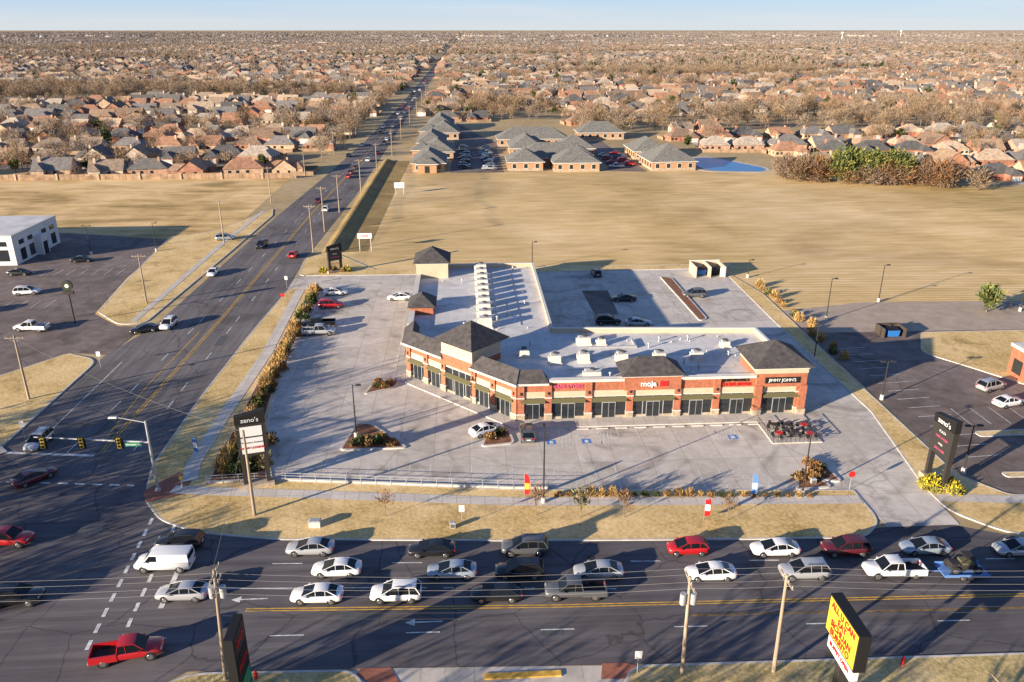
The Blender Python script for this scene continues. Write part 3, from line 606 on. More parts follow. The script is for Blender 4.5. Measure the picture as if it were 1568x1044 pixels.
class Scatter:
    def __init__(s,name,meshes,parent):
        s.names=name; s.k=[[] for _ in meshes]; s.m=meshes; s.parent=parent
    def add(s,x,y,a,sc,i=None,z=0):
        i=random.randrange(len(s.m)) if i is None else i; s.k[i].append((x,y,a,sc,z))
    def build(s):
        for i,l in enumerate(s.k):
            if not l: continue
            v=[];f=[]
            for(x,y,a,sc,z) in l:
                o=len(v); h=sc*.7071
                for q in range(4):
                    t=a+math.pi/4+q*math.pi/2; v.append((x+math.cos(t)*h,y+math.sin(t)*h,z))
                f.append((o,o+1,o+2,o+3))
            me=bpy.data.meshes.new(s.names+'_points'); me.from_pydata(v,[],f)
            p=bpy.data.objects.new(s.names+'_scatter',me); COL.objects.link(p); p.parent=s.parent
            c=bpy.data.objects.new(s.names+'_unit',s.m[i]); COL.objects.link(c); c.parent=p
            p.instance_type='FACES'; p.use_instance_faces_scale=True; p.instance_faces_scale=1; p.show_instancer_for_render=False
wood=empty('distant_woodland'); sub=empty('distant_suburb')
sT=Scatter('bare_tree',BT,wood); sL=Scatter('bare_tree',LT,wood); sE=Scatter('evergreen',ET,wood); sEL=Scatter('evergreen',EL,wood); sH=Scatter('house',HM,sub); sHL=Scatter('house',HL,sub)
rd=random.Random(5); random.seed(5)
roads=B(); houses=[]
def belt(x,y):
    """tree belts (creeks and parks) that are kept free of houses"""
    v=noise.noise(Vector((x*.0028,y*.0050,4.5)))
    return (v>.36 and y>420) or (x<-90 and 640<y<780 and v>-.05) or (-10<x<60 and 485<y<560) or (60<x<110 and 410<y<450)
y=279; row=0
while y<1000:
    X=.80*y+60; x=-X
    if row%2==0:
        for (a,c) in((-X,-66),(-20 if y>500 else (104 if y>430 else 190),X)):
            if allowed((a+c)/2,y-13) and y>330 and c>a:
                m_=8; band(roads,[(a+(c-a)*q/m_,y-13+8*math.sin((a+(c-a)*q/m_)*.012+row)) for q in range(m_+1)],7.5,.03+.002*row,'asphalt_lot')
    while x<X:
        yy=y+8*math.sin(x*.012+row)*(0 if y<350 else 1)+rd.uniform(-1.5,1.5); xx=x+rd.uniform(-1.2,1.2)
        if allowed(xx,yy,5) and not(belt(xx,yy) and yy>345) and rd.random()<.96:
            a=(0 if row%2==0 else math.pi)+rd.uniform(-.10,.10)+.10*math.cos(x*.012+row)
            if rd.random()<.12: a+=math.pi/2
            if y<520: inst('brick_house',rd.choice(HM),(xx,yy,0),a,rd.uniform(.72,.88))
            else: sH.add(xx,yy,a,rd.uniform(.78,.95))
            houses.append((xx,yy))
        x+=rd.uniform(15.2,18.8)
    y+=(32 if row%2 else 26); row+=1
roads.obj('residential_road')
cell={}
for h in houses: cell.setdefault((int(h[0]//20),int(h[1]//20)),[]).append(h)
def nearhouse(x,y,r=8):
    cx,cy=int(x//20),int(y//20)
    return any((h[0]-x)**2+(h[1]-y)**2<r*r for i in(-1,0,1) for j in(-1,0,1) for h in cell.get((cx+i,cy+j),()))
n=0;k=0
while n<3700 and k<60000:
    k+=1; y=math.sqrt(rd.uniform(312**2,1000**2)); x=rd.uniform(-1,1)*(.80*y+50)
    if not allowed(x,y,0): continue
    wd=belt(x,y)
    d=noise.noise(Vector((x*.009,y*.009,9)))
    if rd.random()>(.36+d*1.1 if not wd else 1): continue
    if nearhouse(x,y,7): continue
    n+=1; a=rd.uniform(0,6.28); s_=rd.uniform(.40,.78)*(1.3 if wd else 1)
    if rd.random()<(.11 if not wd else .04): sE.add(x,y,a,rd.uniform(.45,.9))
    else: sT.add(x,y,a,s_)
c1=c2=0
for k in range(60000):
    y=math.sqrt(rd.uniform(1000**2,2700**2)); x=rd.uniform(-1,1)*(.78*y+50)
    if not allowed(x,y): continue
    wd=noise.noise(Vector((x*.0022,y*.0045,4.5)))>.26
    if k%3==2:
        if not wd and c2<11500: sHL.add(x,y,rd.choice((0,1.57,3.14))+rd.uniform(-.3,.3),rd.uniform(.8,1.2)); c2+=1
    elif c1<16500 and (wd or rd.random()<.36):
        c1+=1; (sEL if rd.random()<.08 else sL).add(x,y,rd.uniform(0,6.28),rd.uniform(.45,.88)*(1.15 if wd else 1))
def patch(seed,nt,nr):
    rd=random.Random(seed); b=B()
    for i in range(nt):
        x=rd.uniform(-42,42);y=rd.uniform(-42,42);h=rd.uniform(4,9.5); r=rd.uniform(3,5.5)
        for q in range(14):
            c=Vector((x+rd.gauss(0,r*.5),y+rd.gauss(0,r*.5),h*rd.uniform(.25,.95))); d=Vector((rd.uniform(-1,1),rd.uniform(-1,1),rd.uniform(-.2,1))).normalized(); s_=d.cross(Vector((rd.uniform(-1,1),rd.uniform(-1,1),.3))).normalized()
            b.add([tuple(c-s_*1.3),tuple(c+s_*1.3),tuple(c+d*3)],[(0,1,2)],'hazed_far_twig' if rd.random()<.55 else 'hazed_far_twig_dark')
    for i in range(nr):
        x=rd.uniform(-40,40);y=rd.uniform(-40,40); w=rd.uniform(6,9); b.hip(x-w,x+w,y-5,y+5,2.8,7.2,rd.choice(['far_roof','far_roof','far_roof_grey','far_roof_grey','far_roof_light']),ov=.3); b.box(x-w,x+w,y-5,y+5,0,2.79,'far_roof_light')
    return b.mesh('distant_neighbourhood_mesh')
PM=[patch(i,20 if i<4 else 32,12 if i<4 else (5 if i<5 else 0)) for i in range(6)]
sP=Scatter('distant_canopy',PM,wood)
for k in range(3600):
    y=math.sqrt(rd.uniform(2650**2,5000**2)); x=rd.uniform(-1,1)*.76*y
    if abs(x+25)>50: sP.add(x,y,rd.uniform(0,6.28),rd.uniform(.8,1.2))
for k in range(4200):
    y=math.sqrt(rd.uniform(5000**2,12000**2)); x=rd.uniform(-1,1)*.74*y; sP.add(x,y,rd.uniform(0,6.28),rd.uniform(1.4,2.2))
for s_ in(sT,sL,sE,sEL,sH,sHL,sP): s_.build()
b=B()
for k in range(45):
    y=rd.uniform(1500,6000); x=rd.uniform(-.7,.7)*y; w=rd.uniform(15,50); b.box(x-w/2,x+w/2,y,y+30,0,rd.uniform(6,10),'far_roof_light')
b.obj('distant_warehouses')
for(x,y,h) in((1650,3600,38),(2600,4900,42)):
    b=B(); b.cyl((0,0,0),(0,0,h*.75),2.5,2,10,'white_trim'); b.cyl((0,0,h*.75),(0,0,h*.85),2,9,14,'white_trim'); b.cyl((0,0,h*.85),(0,0,h),9,5,14,'white_trim'); b.obj('water_tower',None,(x,y,0))

b=B(); x=-420
while x<-62:
    yy=292+(x+62)*-.016; hh=2.0+random.uniform(-.04,.04); b.box(x,x+2.36,yy,yy+.05,0.05,hh,'wood_fence'); b.box(x-.06,x+.06,yy-.06,yy,0,2.05,'wood_pole')
    if int((x+420)/2.4)%6==0: b.box(x-.35,x+.35,yy-.3,yy-.061,0,2.3,'stone')
    x+=2.4
b.obj('wooden_fence')
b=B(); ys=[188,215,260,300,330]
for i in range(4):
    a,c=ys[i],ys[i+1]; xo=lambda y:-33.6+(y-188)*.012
    b.add([(xo(a)-1,a,0),(xo(a)+.8,a,1.0),(xo(a)+1.4,a,1.0),(xo(a)+4,a,.03),(xo(c)-1,c,0),(xo(c)+.8,c,1.0),(xo(c)+1.4,c,1.0),(xo(c)+4,c,.03)],[(0,1,5,4),(1,2,6,5),(2,3,7,6),(0,3,2,1)],'ditch_shade_grass')  # low berm added to cast the ditch's shadow
    b.poly([(xo(a)+4,a),(xo(a)+10,a+1),(xo(c)+10,c),(xo(c)+4,c)],'ditch_shade_grass',.03+.002*i)  # flat dark strip, painted shade of the ditch
b.obj('ditch_shade_berm')

# ------------------------------------------------------------------ vehicles
def loft(b,st,m):
    rings=[]
    for (x,w,zb,zt) in st:
        zm=zb+(zt-zb)*.45
        h=[(w*.0,zb),(w*.86,zb),(w*.97,zb+.10*(zt-zb)+.04),(w,zm),(w*.97,zt-.12*(zt-zb)),(w*.88,zt),(0,zt+.03)]
        ring=[(x,y,z) for y,z in h]+[(x,-y,z) for y,z in h[-2:0:-1]]
        rings.append(ring)
    n=len(rings[0]); vs=[p for r in rings for p in r]; fs=[]
    for i in range(len(rings)-1):
        for j in range(n):
            k=(j+1)%n; fs.append((i*n+j,i*n+k,(i+1)*n+k,(i+1)*n+j))
    fs=[f[::-1] for f in fs]
    b.add(vs,fs,m,True); L=(len(rings)-1)*n
    b.add(vs,[list(range(n)),[L+j for j in range(n)][::-1]],m)
def cabin(b,xb0,xt0,xt1,xb1,zb,zt,wb,wt,m,cut=(),glass='glass_car',drop=0.0):
    """greenhouse: glass sides with a curved painted roof; drop lowers the roof ends for a rounded profile"""
    xm=(xt0+xt1)/2; ze=zt-drop
    vs=[(xb0,-wb,zb),(xb1,-wb,zb),(xb1,wb,zb),(xb0,wb,zb),(xt0,-wt,ze),(xt1,-wt,ze),(xt1,wt,ze),(xt0,wt,ze),(xm,-wt,zt),(xm,wt,zt)]
    b.add(vs,[(0,1,5,8,4),(2,3,7,9,6),(1,2,6,5),(3,0,4,7)],glass)
    c=.045; rows=[]
    for (x,zz,k) in((xt0-.06,ze-.02,0),(xt0+.12,ze+c*.7,1),(xm,zt+c,1),(xt1-.10,ze+c*.7,1),(xt1+.09,ze-.02,0)):
        rows+= [(x,-wt-.01,zz-(.03 if k else 0)),(x,-wt*.72,zz),(x,wt*.72,zz),(x,wt+.01,zz-(.03 if k else 0))]
    fs=[(i*4+j,(i+1)*4+j,(i+1)*4+j+1,i*4+j+1) for i in range(4) for j in range(3)]
    b.add(rows,fs,m,True)
    def beam(p,q,t=.05): b.cyl(p,q,t,t,4,m,False,False)
    for s in(-1,1):
        beam((xb0,s*wb,zb),(xt0,s*wt,ze),.05); beam((xb1,s*wb,zb),(xt1,s*wt,ze),.035); beam((xt0,s*wt,ze-.02),(xm,s*wt,zt-.02),.035); beam((xm,s*wt,zt-.02),(xt1,s*wt,ze-.02),.035)
        for u in cut: beam((u,s*(wb+.005),zb),(u+(.08 if u>0 else -.05)*-1,s*(wt+.01),zt-drop*.5),.03)
def wheels(b,xs,w,r=.34,t=.23):
    for x in xs:
        for s in(-1,1):
            b.cyl((x,s*(w-.12),r+.02),(x,s*(w+.015),r+.02),r+.075,r+.075,14,'plastic_dark')
            b.cyl((x,s*(w-t),r),(x,s*(w+.035),r),r,r,16,'tire'); b.cyl((x,s*(w+.03),r),(x,s*(w+.05),r),r*.66,r*.6,10,'rim')
def lights(b,xf,xr,w,zf,zr,h=.14):
    for s in(-1,1):
        b.box(xf-.22,xf+.01,s*w*.62-.17,s*w*.62+.17,zf,zf+h,'lamp_clear'); b.box(xr-.01,xr+.16,s*w*.72-.16,s*w*.72+.16,zr,zr+h+.04,'lamp_red')
    b.box(xf-.06,xf+.02,-w*.38,w*.38,zf-.14,zf+.08,'plastic_dark'); b.box(xf-.08,xf+.03,-w*.7,w*.7,zf-.3,zf-.19,'plastic_dark')
    b.box(xr-.02,xr+.05,-.26,.26,zr-.12,zr+.02,'sign_white')
def mirrors(b,x,w,z,m):
    for s in(-1,1): b.box(x-.08,x+.1,s*(w+.1)-.1,s*(w+.1)+.1,z,z+.15,m)
CARC={}
def car_mesh(kind):
    if kind in CARC: return CARC[kind]
    b=B(); p='carpaint_white'; b.mi(p)
    if kind=='sedan':
        loft(b,[(-2.42,.62,.45,.80),(-2.38,.76,.34,.92),(-2.2,.84,.28,.99),(-1.8,.90,.24,1.0),(-1.2,.92,.22,.97),(0,.92,.22,.94),(1.0,.92,.22,.93),(1.6,.90,.24,.87),(2.05,.85,.27,.77),(2.30,.74,.32,.68),(2.41,.58,.40,.60)],p)
        cabin(b,-2.10,-1.10,.10,1.32,.91,1.45,.83,.60,p,(-.95,-.05),drop=.07); wheels(b,(-1.42,1.42),.88); lights(b,2.28,-2.41,.83,.56,.72); mirrors(b,.85,.86,.90,p)
    elif kind=='hatch':
        loft(b,[(-2.1,.66,.42,.88),(-2.04,.80,.3,.98),(-1.7,.87,.26,1.01),(-1.2,.89,.24,1.0),(0,.89,.22,.97),(.9,.88,.22,.95),(1.5,.85,.26,.87),(1.85,.76,.30,.76),(2.0,.62,.36,.64)],p)
        cabin(b,-2.05,-1.55,.08,1.2,.95,1.52,.80,.62,p,(-1.15,-.2),drop=.06); wheels(b,(-1.3,1.28),.85,.32); lights(b,1.9,-2.09,.8,.6,.78); mirrors(b,.8,.84,.94,p)
    elif kind=='suv':
        loft(b,[(-2.38,.72,.48,.98),(-2.32,.86,.38,1.07),(-1.9,.92,.34,1.10),(-1.4,.95,.32,1.09),(0,.95,.30,1.06),(1.0,.95,.30,1.05),(1.6,.93,.34,1.01),(2.1,.88,.38,.94),(2.30,.78,.42,.84),(2.38,.66,.48,.72)],p)
        cabin(b,-2.33,-1.90,.20,1.28,1.03,1.72,.87,.68,p,(-1.35,-.35,),drop=.05); wheels(b,(-1.42,1.45),.91,.38); lights(b,2.3,-2.37,.88,.70,.84,.16); mirrors(b,.9,.9,1.04,p)
        for s in(-1,1): b.box(-1.6,.0,s*.58-.02,s*.58+.02,1.77,1.81,'dark_metal')
    elif kind=='pickup':
        loft(b,[(-.62,.93,.42,1.12),(0.2,.95,.40,1.12),(1.5,.95,.40,1.10),(2.1,.94,.42,1.06),(2.7,.88,.45,.98),(2.85,.80,.48,.88),(2.92,.72,.52,.78)],p)
        cabin(b,-.62,-.48,.80,1.68,1.06,1.84,.87,.70,p,(.15,),drop=.03)
        for s in(-1,1):
            b.taper(-2.85,-.60,min(s*.97,s*.80),max(s*.97,s*.80),.5,1.16,.02,p)
        b.box(-2.85,-2.76,-.797,.797,.5,1.14,p); b.box(-2.75,-.63,-.797,.797,.55,.66,'plastic_dark'); b.box(-2.98,-2.86,-.85,.85,.45,.62,'metal')
        wheels(b,(-1.75,1.95),.92,.41,.26); lights(b,2.86,-2.87,.9,.76,.8,.16); mirrors(b,1.25,.95,1.12,p)
    elif kind=='van':
        loft(b,[(-2.75,.90,.42,1.3),(-2.7,.98,.36,1.32),(0,1.0,.34,1.32),(1.3,.99,.34,1.28),(1.9,.96,.36,1.2),(2.5,.88,.4,1.02),(2.72,.76,.48,.8)],p)
        cabin(b,-2.7,-2.62,1.0,1.75,1.28,2.05,.93,.80,p,(),glass=p)
        b.add([(1.755,-.8,1.32),(1.755,.8,1.32),(1.06,.7,2.0),(1.06,-.7,2.0)],[(0,1,2,3)],'glass_car')
        for s in(-1,1): b.add([(.35,s*.935,1.36),(1.5,s*.935,1.36),(1.02,s*.835,1.92),(.35,s*.835,1.92)],[(0,1,2,3) if s<0 else (3,2,1,0)],'glass_car')
        b.box(-2.73,-2.69,-.7,.7,1.4,1.85,'glass_car')
        wheels(b,(-1.75,1.75),.95,.37); lights(b,2.68,-2.76,.92,.72,.8,.2); mirrors(b,1.5,.98,1.3,p)
    me=b.mesh(kind+'_mesh'); CARC[kind]=me; return me
NM={'sedan':'sedan_car','hatch':'hatchback_car','suv':'suv_car','pickup':'pickup_truck','van':'cargo_van'}
def car(kind,colr,x,y,deg,z=.04,park=False):
    me=car_mesh(kind); o=inst(('parked_' if park else '')+NM[kind],me,(x,y,z),R(deg),(1.0,1.0,1.0)); s=o.material_slots[0]; s.link='OBJECT'; s.material=MATS['carpaint_'+colr]; return o
W_=178
for c in [('sedan','silver',-16.5,69.3,W_),('suv','black',-30.1,71,W_),('van','white',-30.5,67.6,W_),('sedan','silver',-27.3,63,W_),('sedan','white',-13.3,65.7,W_),('sedan','white',-14.6,61.9,W_),
 ('suv','white',-7.2,61.6,W_),('sedan','black',-4.1,68.3,W_),('sedan','silverblue',-2,64.7,W_),('suv','grey',5.4,68,W_),('suv','black',4.6,64.2,W_),('sedan','black',2.2,61.1,W_),
 ('pickup','grey',9.7,61,W_),('sedan','silver',12.3,63.8,W_),('hatch','red',22,67,W_),('sedan','white',23.2,62.9,W_),('sedan','white',30.9,66.3,W_),('suv','maroon',38.1,65.9,W_),
 ('suv','silver',32.4,62.5,W_),('pickup','white',41.3,62.2,W_),('sedan','silverblue',46.3,65.6,W_),('sedan','silver',55.7,64.8,W_),('suv','black',-42.6,63.2,3),('pickup','red',-29.5,55.4,10),('pickup','red',-48.6,72.6,-2),
 ('sedan','maroon',-51.6,85.3,50),('suv','silver',-55.3,94.2,-92),('sedan','black',-57,135.6,200),('suv','white',-53.5,137.8,-92),('sedan','white',-55.0,170.8,-88),('suv','black',-49.8,193.8,-95),('suv','silverblue',-60.8,202,10),
 ('hatch','red',-40.4,184.6,92),('sedan','red',-41.5,292,92),('suv','white',-40.7,235.5,90),('suv','maroon',-41.5,300,90),('hatch','maroon',-45,248,-90),('suv','grey',-41.2,311,90),('sedan','black',-48,343,-90),('suv','white',-38.5,330,90),('sedan','silver',-46,375,-90),('suv','black',-42,420,-90),('sedan','white',-38,450,90),('sedan','white',-40,520,-90)]:
    car(*c)
rc_=random.Random(21)
for i in range(26):
    yy=355+i*22+rc_.uniform(-6,6); f=min(1,(yy-355)/300); left=rc_.random()<.5
    car(rc_.choice(['sedan','suv','hatch','pickup']),rc_.choice(['white','silver','black','red','grey','white']),(-44+4*f if left else -36.5),yy,-90 if left else 90)
for c in [('sedan','white',-26.3,155,4),('suv','red',-26,147,4),('pickup','black',-26.5,136.5,183),('pickup','silver',-26.0,132.5,2),('sedan','white',-13.2,151,180),('sedan','white',2.3,94,28),('suv','grey',7.6,92.6,90),
 ('sedan','black',31,147.5,178),('suv','grey',45.5,149.3,180),('suv','black',25.6,134.8,0),('sedan','silver',30.9,133.6,0),('suv','white',-88.5,159,8),('pickup','white',-77.2,137.5,175),('sedan','black',-88,183,10),('suv','silver',77.6,103.3,20),('sedan','white',76.8,98,15),('hatch','navy',28.3,165.2,92),('sedan','black',-97,173,0),('suv','black',-92,148,0)]:
    car(*c,z=.05,park=True)
for i in range(30):
    a=rd.choice(['sedan','suv','hatch','suv','pickup']); cc=rd.choice(['white','silver','grey','black','red','blue','silverblue','black'])
    if i<22: car(a,cc,(0.5 if i%2 else 9.8),306+i*2.9,rd.choice((0,180)),park=True)
    else: car(a,cc,59+(i-22)%2*5.5,308+(i-22)*5,rd.choice((0,180)),park=True)
e=empty('utility_trailer_with_buggy',(47.9,61.7,.04),R(178)); b=B()
b.box(-2.2,2.2,-1.05,1.05,.5,.62,'sign_blue'); b.box(-2.2,2.2,-1.1,-1.052,.62,.85,'sign_blue'); b.box(-2.2,2.2,1.052,1.1,.62,.85,'sign_blue'); b.box(2.2,3.9,-.06,.06,.5,.6,'sign_blue'); wheels(b,(-.5,.4),1.05,.33)
b.obj('trailer',e); b=B()
b.T=Matrix.Translation((0,0,.62))
wheels(b,(-1.1,1.1),.75,.38); b.taper(-1.2,1.5,-.6,.6,.45,.95,.15,'dark_metal'); b.box(-.6,.4,-.55,.55,.95,1.15,'canopy_green')
for (p,q) in(((-.9,-.6,.9),(-.6,-.55,1.8)),((-.9,.6,.9),(-.6,.55,1.8)),((.9,-.6,.9),(.3,-.55,1.8)),((.9,.6,.9),(.3,.55,1.8)),((-.6,-.55,1.8),(.3,-.55,1.8)),((-.6,.55,1.8),(.3,.55,1.8)),((-.6,-.55,1.8),(-.6,.55,1.8)),((.3,-.55,1.8),(.3,.55,1.8))): b.cyl(p,q,.04,.04,5,'dark_metal')
b.box(-.6,.3,-.5,.5,1.82,1.87,'dark_metal'); b.obj('buggy',e)

# ------------------------------------------------------------------ poles, lamps, wires
def utility_pole(x,y,h,rz=0,lean=0,arms=1,transformer=False):
    b=B(); b.cyl((0,0,-.1),(lean,0,h),.19,.12,8,'wood_pole')
    for k in range(arms):
        zz=h-.5-k*1.1; b.box(lean-.06,lean+.06,-1.3,1.3,zz,zz+.14,'wood_pole')
        for yy in(-1.2,-.45,.45,1.2): b.cyl((lean,yy,zz+.14),(lean,yy,zz+.34),.05,.03,6,'galv')
        b.cyl((lean,-.8,zz),(lean,0,zz-.6),.025,.025,4,'galv'); b.cyl((lean,.8,zz),(lean,0,zz-.6),.025,.025,4,'galv')
    if transformer:
        for s in(-1,1): b.cyl((lean+s*.42,0,h-2.6),(lean+s*.42,0,h-1.6),.26,.26,10,'galv'); b.box(lean+min(0,s*.3),lean+max(0,s*.3),-.05,.05,h-2.2,h-2.1,'galv')
    return b.obj('utility_pole',None,(x,y,0),rz)
SP=[(-110,57),(-64,54),(-20.5,52.3),(17.2,50.6),(24.9,50.4),(62,48.6),(100,47)]
for i,(x,y) in enumerate(SP): utility_pole(x,y,9.9 if i!=2 else 11,0,.5 if i==2 else -.1,1 if i!=2 else 2,transformer=(i in(2,3)))
utility_pole(-23.8,76.3,10.6,R(20),0,0)
NP=[(-64,86,11),(-63.5,108.3,10),(-62.3,151.5,10),(-60.3,198.9,11),(-59.6,248.9,11),(-58,298,11),(-55,350,11),(-53,410,11),(-51,470,11)]
for (x,y,h) in NP: utility_pole(x,y,h,R(90),0,1)
EP=[(-36,186.2,12),(-37,209.2,12),(-36.5,233.3,11),(-33.5,262,11),(-32,300,11),(-30,345,11),(-30,400,11),(-29,455,11),(-28,510,11),(-27.5,570,11),(-27,630,11)]
for (x,y,h) in EP: utility_pole(x,y,h,R(90),0,1)
def wire(b,p,q,sag,r=.018,m='wire',n=8):
    pts=[]
    for i in range(n+1):
        t=i/n; v=Vector(p).lerp(Vector(q),t); v.z-=sag*4*t*(1-t); pts.append(v)
    for i in range(n): b.cyl(pts[i],pts[i+1],r,r,3,m,False,False)
b=B()
for i in range(len(SP)-1):
    a,c=SP[i],SP[i+1]
    for dy in(-1.2,-.45,.45,1.2): wire(b,(a[0],a[1]+dy,9.74),(c[0],c[1]+dy,9.74),.6 if c[0]-a[0]>10 else .1,.010,'wire_light')
    wire(b,(a[0],a[1],7.2),(c[0],c[1],7.2),.6,.016,'wire'); wire(b,(a[0],a[1],6.6),(c[0],c[1],6.6),.6,.016,'wire')
wire(b,(-20.5,52.3,9.8),(-23.8,76.3,10.4),.5); wire(b,(-23.8,76.3,10.4),(-63.5,108.3,9.5),1.,.016)
for LL in(NP,EP):
    for i in range(len(LL)-1):
        for dx in(-1.2,-.45,.45,1.2): wire(b,(LL[i][0]+dx,LL[i][1],LL[i][2]-.2),(LL[i+1][0]+dx,LL[i+1][1],LL[i+1][2]-.2),.6,.018,'wire')
b.obj('overhead_wires')
def street_lamp(x,y,h,rz=0,heads=1,m='dark_metal',base=True):
    b=B(); b.cyl((0,0,.6),(0,0,h),.10,.07,8,m)
    if base: b.cyl((0,0,-.05),(0,0,.75),.28,.28,12,'kerb')
    for s in([1] if heads==1 else [1,-1]):
        b.cyl((0,0,h-.15),(s*.5,0,h-.05),.04,.04,5,m); b.taper(min(s*.4,s*1.1),max(s*.4,s*1.1),-.2,.2,h-.12,h+.06,.05,m); 
    return b.obj('street_lamp',None,(x,y,.04),rz)
for (x,y,h,rz,hd) in((8.2,76.9,9.5,90,1),(38,76.6,8.5,90,1),(-14.8,93.8,7.6,0,1),(59.7,100.9,6,0,2),(59.4,80.3,6.5,0,2),(55.9,115.7,6.5,90,1),(66.1,134.4,8,0,1),(80.9,144.1,7.5,0,1),(14.9,172,6,0,1),(60.7,161.7,4,0,1),(-88.7,189.4,7,0,2),(-74.3,191.5,7,0,1),(105,137,8,0,1),(-95,150,7,0,2)): street_lamp(x,y,h,R(rz),hd)
e=empty('traffic_signal_mast',(-36.2,82.1,.12)); b=B()
b.cyl((0,0,0),(0,0,9.0),.19,.12,10,'galv'); b.cyl((0,0,0),(0,0,.3),.35,.3,10,'kerb')
b.cyl((0,0,6.3),(-13.0,.9,6.9),.13,.07,8,'galv'); b.cyl((0,0,8.8),(-3.2,.3,9.4),.06,.05,6,'galv'); b.taper(-4.1,-3.1,.1,.55,9.32,9.5,.08,'galv')
b.obj('pole_and_arm',e)
def head(b,x,y,z,d=-1):
    b.box(x-.42,x+.42,y-.03,y+.03,z-.75,z+.75,'black'); b.box(x-.2,x+.2,y-.2,y-.031,z-.6,z+.6,'signal_yellow')
    for k in(.4,0,-.4): b.cyl((x,y-.2,z+k),(x,y-.24,z+k),.14,.14,10,'black'); b.cyl((x,y-.2,z+k+.1),(x,y-.4,z+k+.12),.1,.1,6,'black')
b=B()
for x in(-3.3,-7.4,-11.6): head(b,x,-.0,6.25-.03*x)
b.obj('signal_heads',e); b=B(); b.box(-2.6,-.8,-.2,-.16,5.95,6.4,'sign_green'); b.obj('street_name_sign',e)
text('street_name','Western Av',.33,(-1.7,-.21,6.17),(R(90),0,0),'sign_white',e,.005)
b=B(); b.cyl((0,0,0),(0,0,1.1),.12,.12,8,'galv'); b.box(-.18,.18,-.18,.18,1.1,1.4,'signal_yellow'); b.obj('pedestrian_push_post',None,(-33.6,82.6,.15))
def pylon(x,y,rz,h,w,board):
    e=empty('plaza_pylon_sign',(x,y,.1),rz); b=B()
    for s in(-1,1): b.box(s*w/2-.22,s*w/2+.22,-.3,.3,0,h-1.6,'dark_metal')
    b.box(-w/2-.3,w/2+.3,-.35,.35,h*.42,h-1.6,'dark_metal')
    b.add([(-w/2-.35,-.38,h-1.602),(w/2+.35,-.38,h-1.602),(w/2+.35,.38,h-1.602),(-w/2-.35,.38,h-1.602),(-w/2-.35,-.38,h-.6),(w/2+.35,-.38,h),(w/2+.35,.38,h),(-w/2-.35,.38,h-.6)],[(0,1,5,4),(1,2,6,5),(2,3,7,6),(3,0,4,7),(4,5,6,7)],'black')
    b.box(-w/2-.6,w/2+.6,-.7,.7,0,.5,'stone')
    if board=='w': b.box(-w/2+.1,w/2-.1,-.4,.4,h*.46,h*.66,'sign_white'); b.box(-w/2+.1,w/2-.1,-.39,.39,h*.68,h-1.9,'sign_white')
    b.obj('frame',e)
    for s,rz2 in((-1,0),(1,math.pi)):
        text('plaza_name',"zeno's",w*.30,(0,s*.40,h-1.1),(R(90),0,rz2),'sign_white',e,.01,bold=0)
        if board=='w':
            text('board_text',"Western Avenue",w*.13,(0,s*.41,h*.6),(R(90),0,rz2),'black',e,.005,bold=0); text('board_text_2',"NOW LEASING",w*.15,(0,s*.42,h*.53),(R(90),0,rz2),'sign_red',e,.005)
        else:
            for i,t_ in enumerate(("PLAZA","VAPE STORE","moja","DELI SUBS")): text('board_text',t_,w*.13,(0,s*.37,h-2.3-i*.75),(R(90),0,rz2),'sign_white' if i%2==0 else 'sign_pink',e,.005,bold=0)
    return e
pylon(-24.9,82.6,R(14),9.8,2.6,'w'); pylon(54.7,78.3,R(-86),9,3,'b'); pylon(-28.6,171,R(30),6.5,2.6,'b')
e=empty('led_restaurant_sign',(27.9,45.9,0),R(-90)); b=B()
b.box(-2.4,2.4,-.45,.45,6.4,9.7,'black'); b.box(-2.25,2.25,-.47,.47,6.55,9.55,'sign_yellow'); b.box(-1.9,1.9,-.3,.3,5.1,6.3,'sign_white'); b.box(-.35,.35,-.25,.25,0,6.39,'dark_metal'); b.box(-1.9,-1.7,-.2,.2,4.2,5.1,'dark_metal')
b.obj('cabinet',e)
for s,rz2 in((-1,0),(1,math.pi)):
    for i,t_ in enumerate(("ALL U CAN","EAT","SICHUAN","BURRITO")): text('message',t_,.78,(0,s*.50,9.12-i*.72),(R(90),0,rz2),'sign_red',e,.02,bold=.015,sx=.95)
    text('message_low',"BUFFET OPEN",.5,(0,s*.33,5.7),(R(90),0,rz2),'sign_red',e,.02)
e=empty('tall_shop_sign',(-18.3,49.7,0),R(90)); b=B()
b.box(-1.5,1.5,-.35,.35,1.0,7.6,'black'); b.box(-1.3,1.3,-.37,.37,5.6,7.4,'dark_metal'); b.box(-1.3,1.3,-.37,.37,3.2,5.3,'black'); b.box(-1.3,1.3,-.38,.38,1.4,2.9,'sign_green'); b.box(-1.2,-.8,-.2,.2,0,1,'black'); b.box(.8,1.2,-.2,.2,0,1,'black'); b.obj('cabinet',e)
for s,rz2 in((-1,0),(1,math.pi)):
    text('sign_text',"OPEN",.8,(0,s*.40,6.5),(R(90),0,rz2),'sign_red',e,.01); text('sign_text_2',"PIZZA",.8,(0,s*.40,4.3),(R(90),0,rz2),'sign_red',e,.01)
e=empty('round_shop_sign',(-71.3,140.9,0)); b=B(); b.cyl((0,0,0),(0,0,6.2),.16,.14,8,'dark_metal'); b.cyl((0,-.2,7.2),(0,.2,7.2),.95,.95,20,'dark_metal'); b.cyl((0,-.22,7.2),(0,.22,7.2),.75,.75,20,'leaf_dark'); b.cyl((0,-.23,7.2),(0,.23,7.2),.35,.35,14,'sign_white'); b.box(-.9,.9,-.2,.2,5.6,6.2,'dark_metal'); b.obj('cabinet',e)
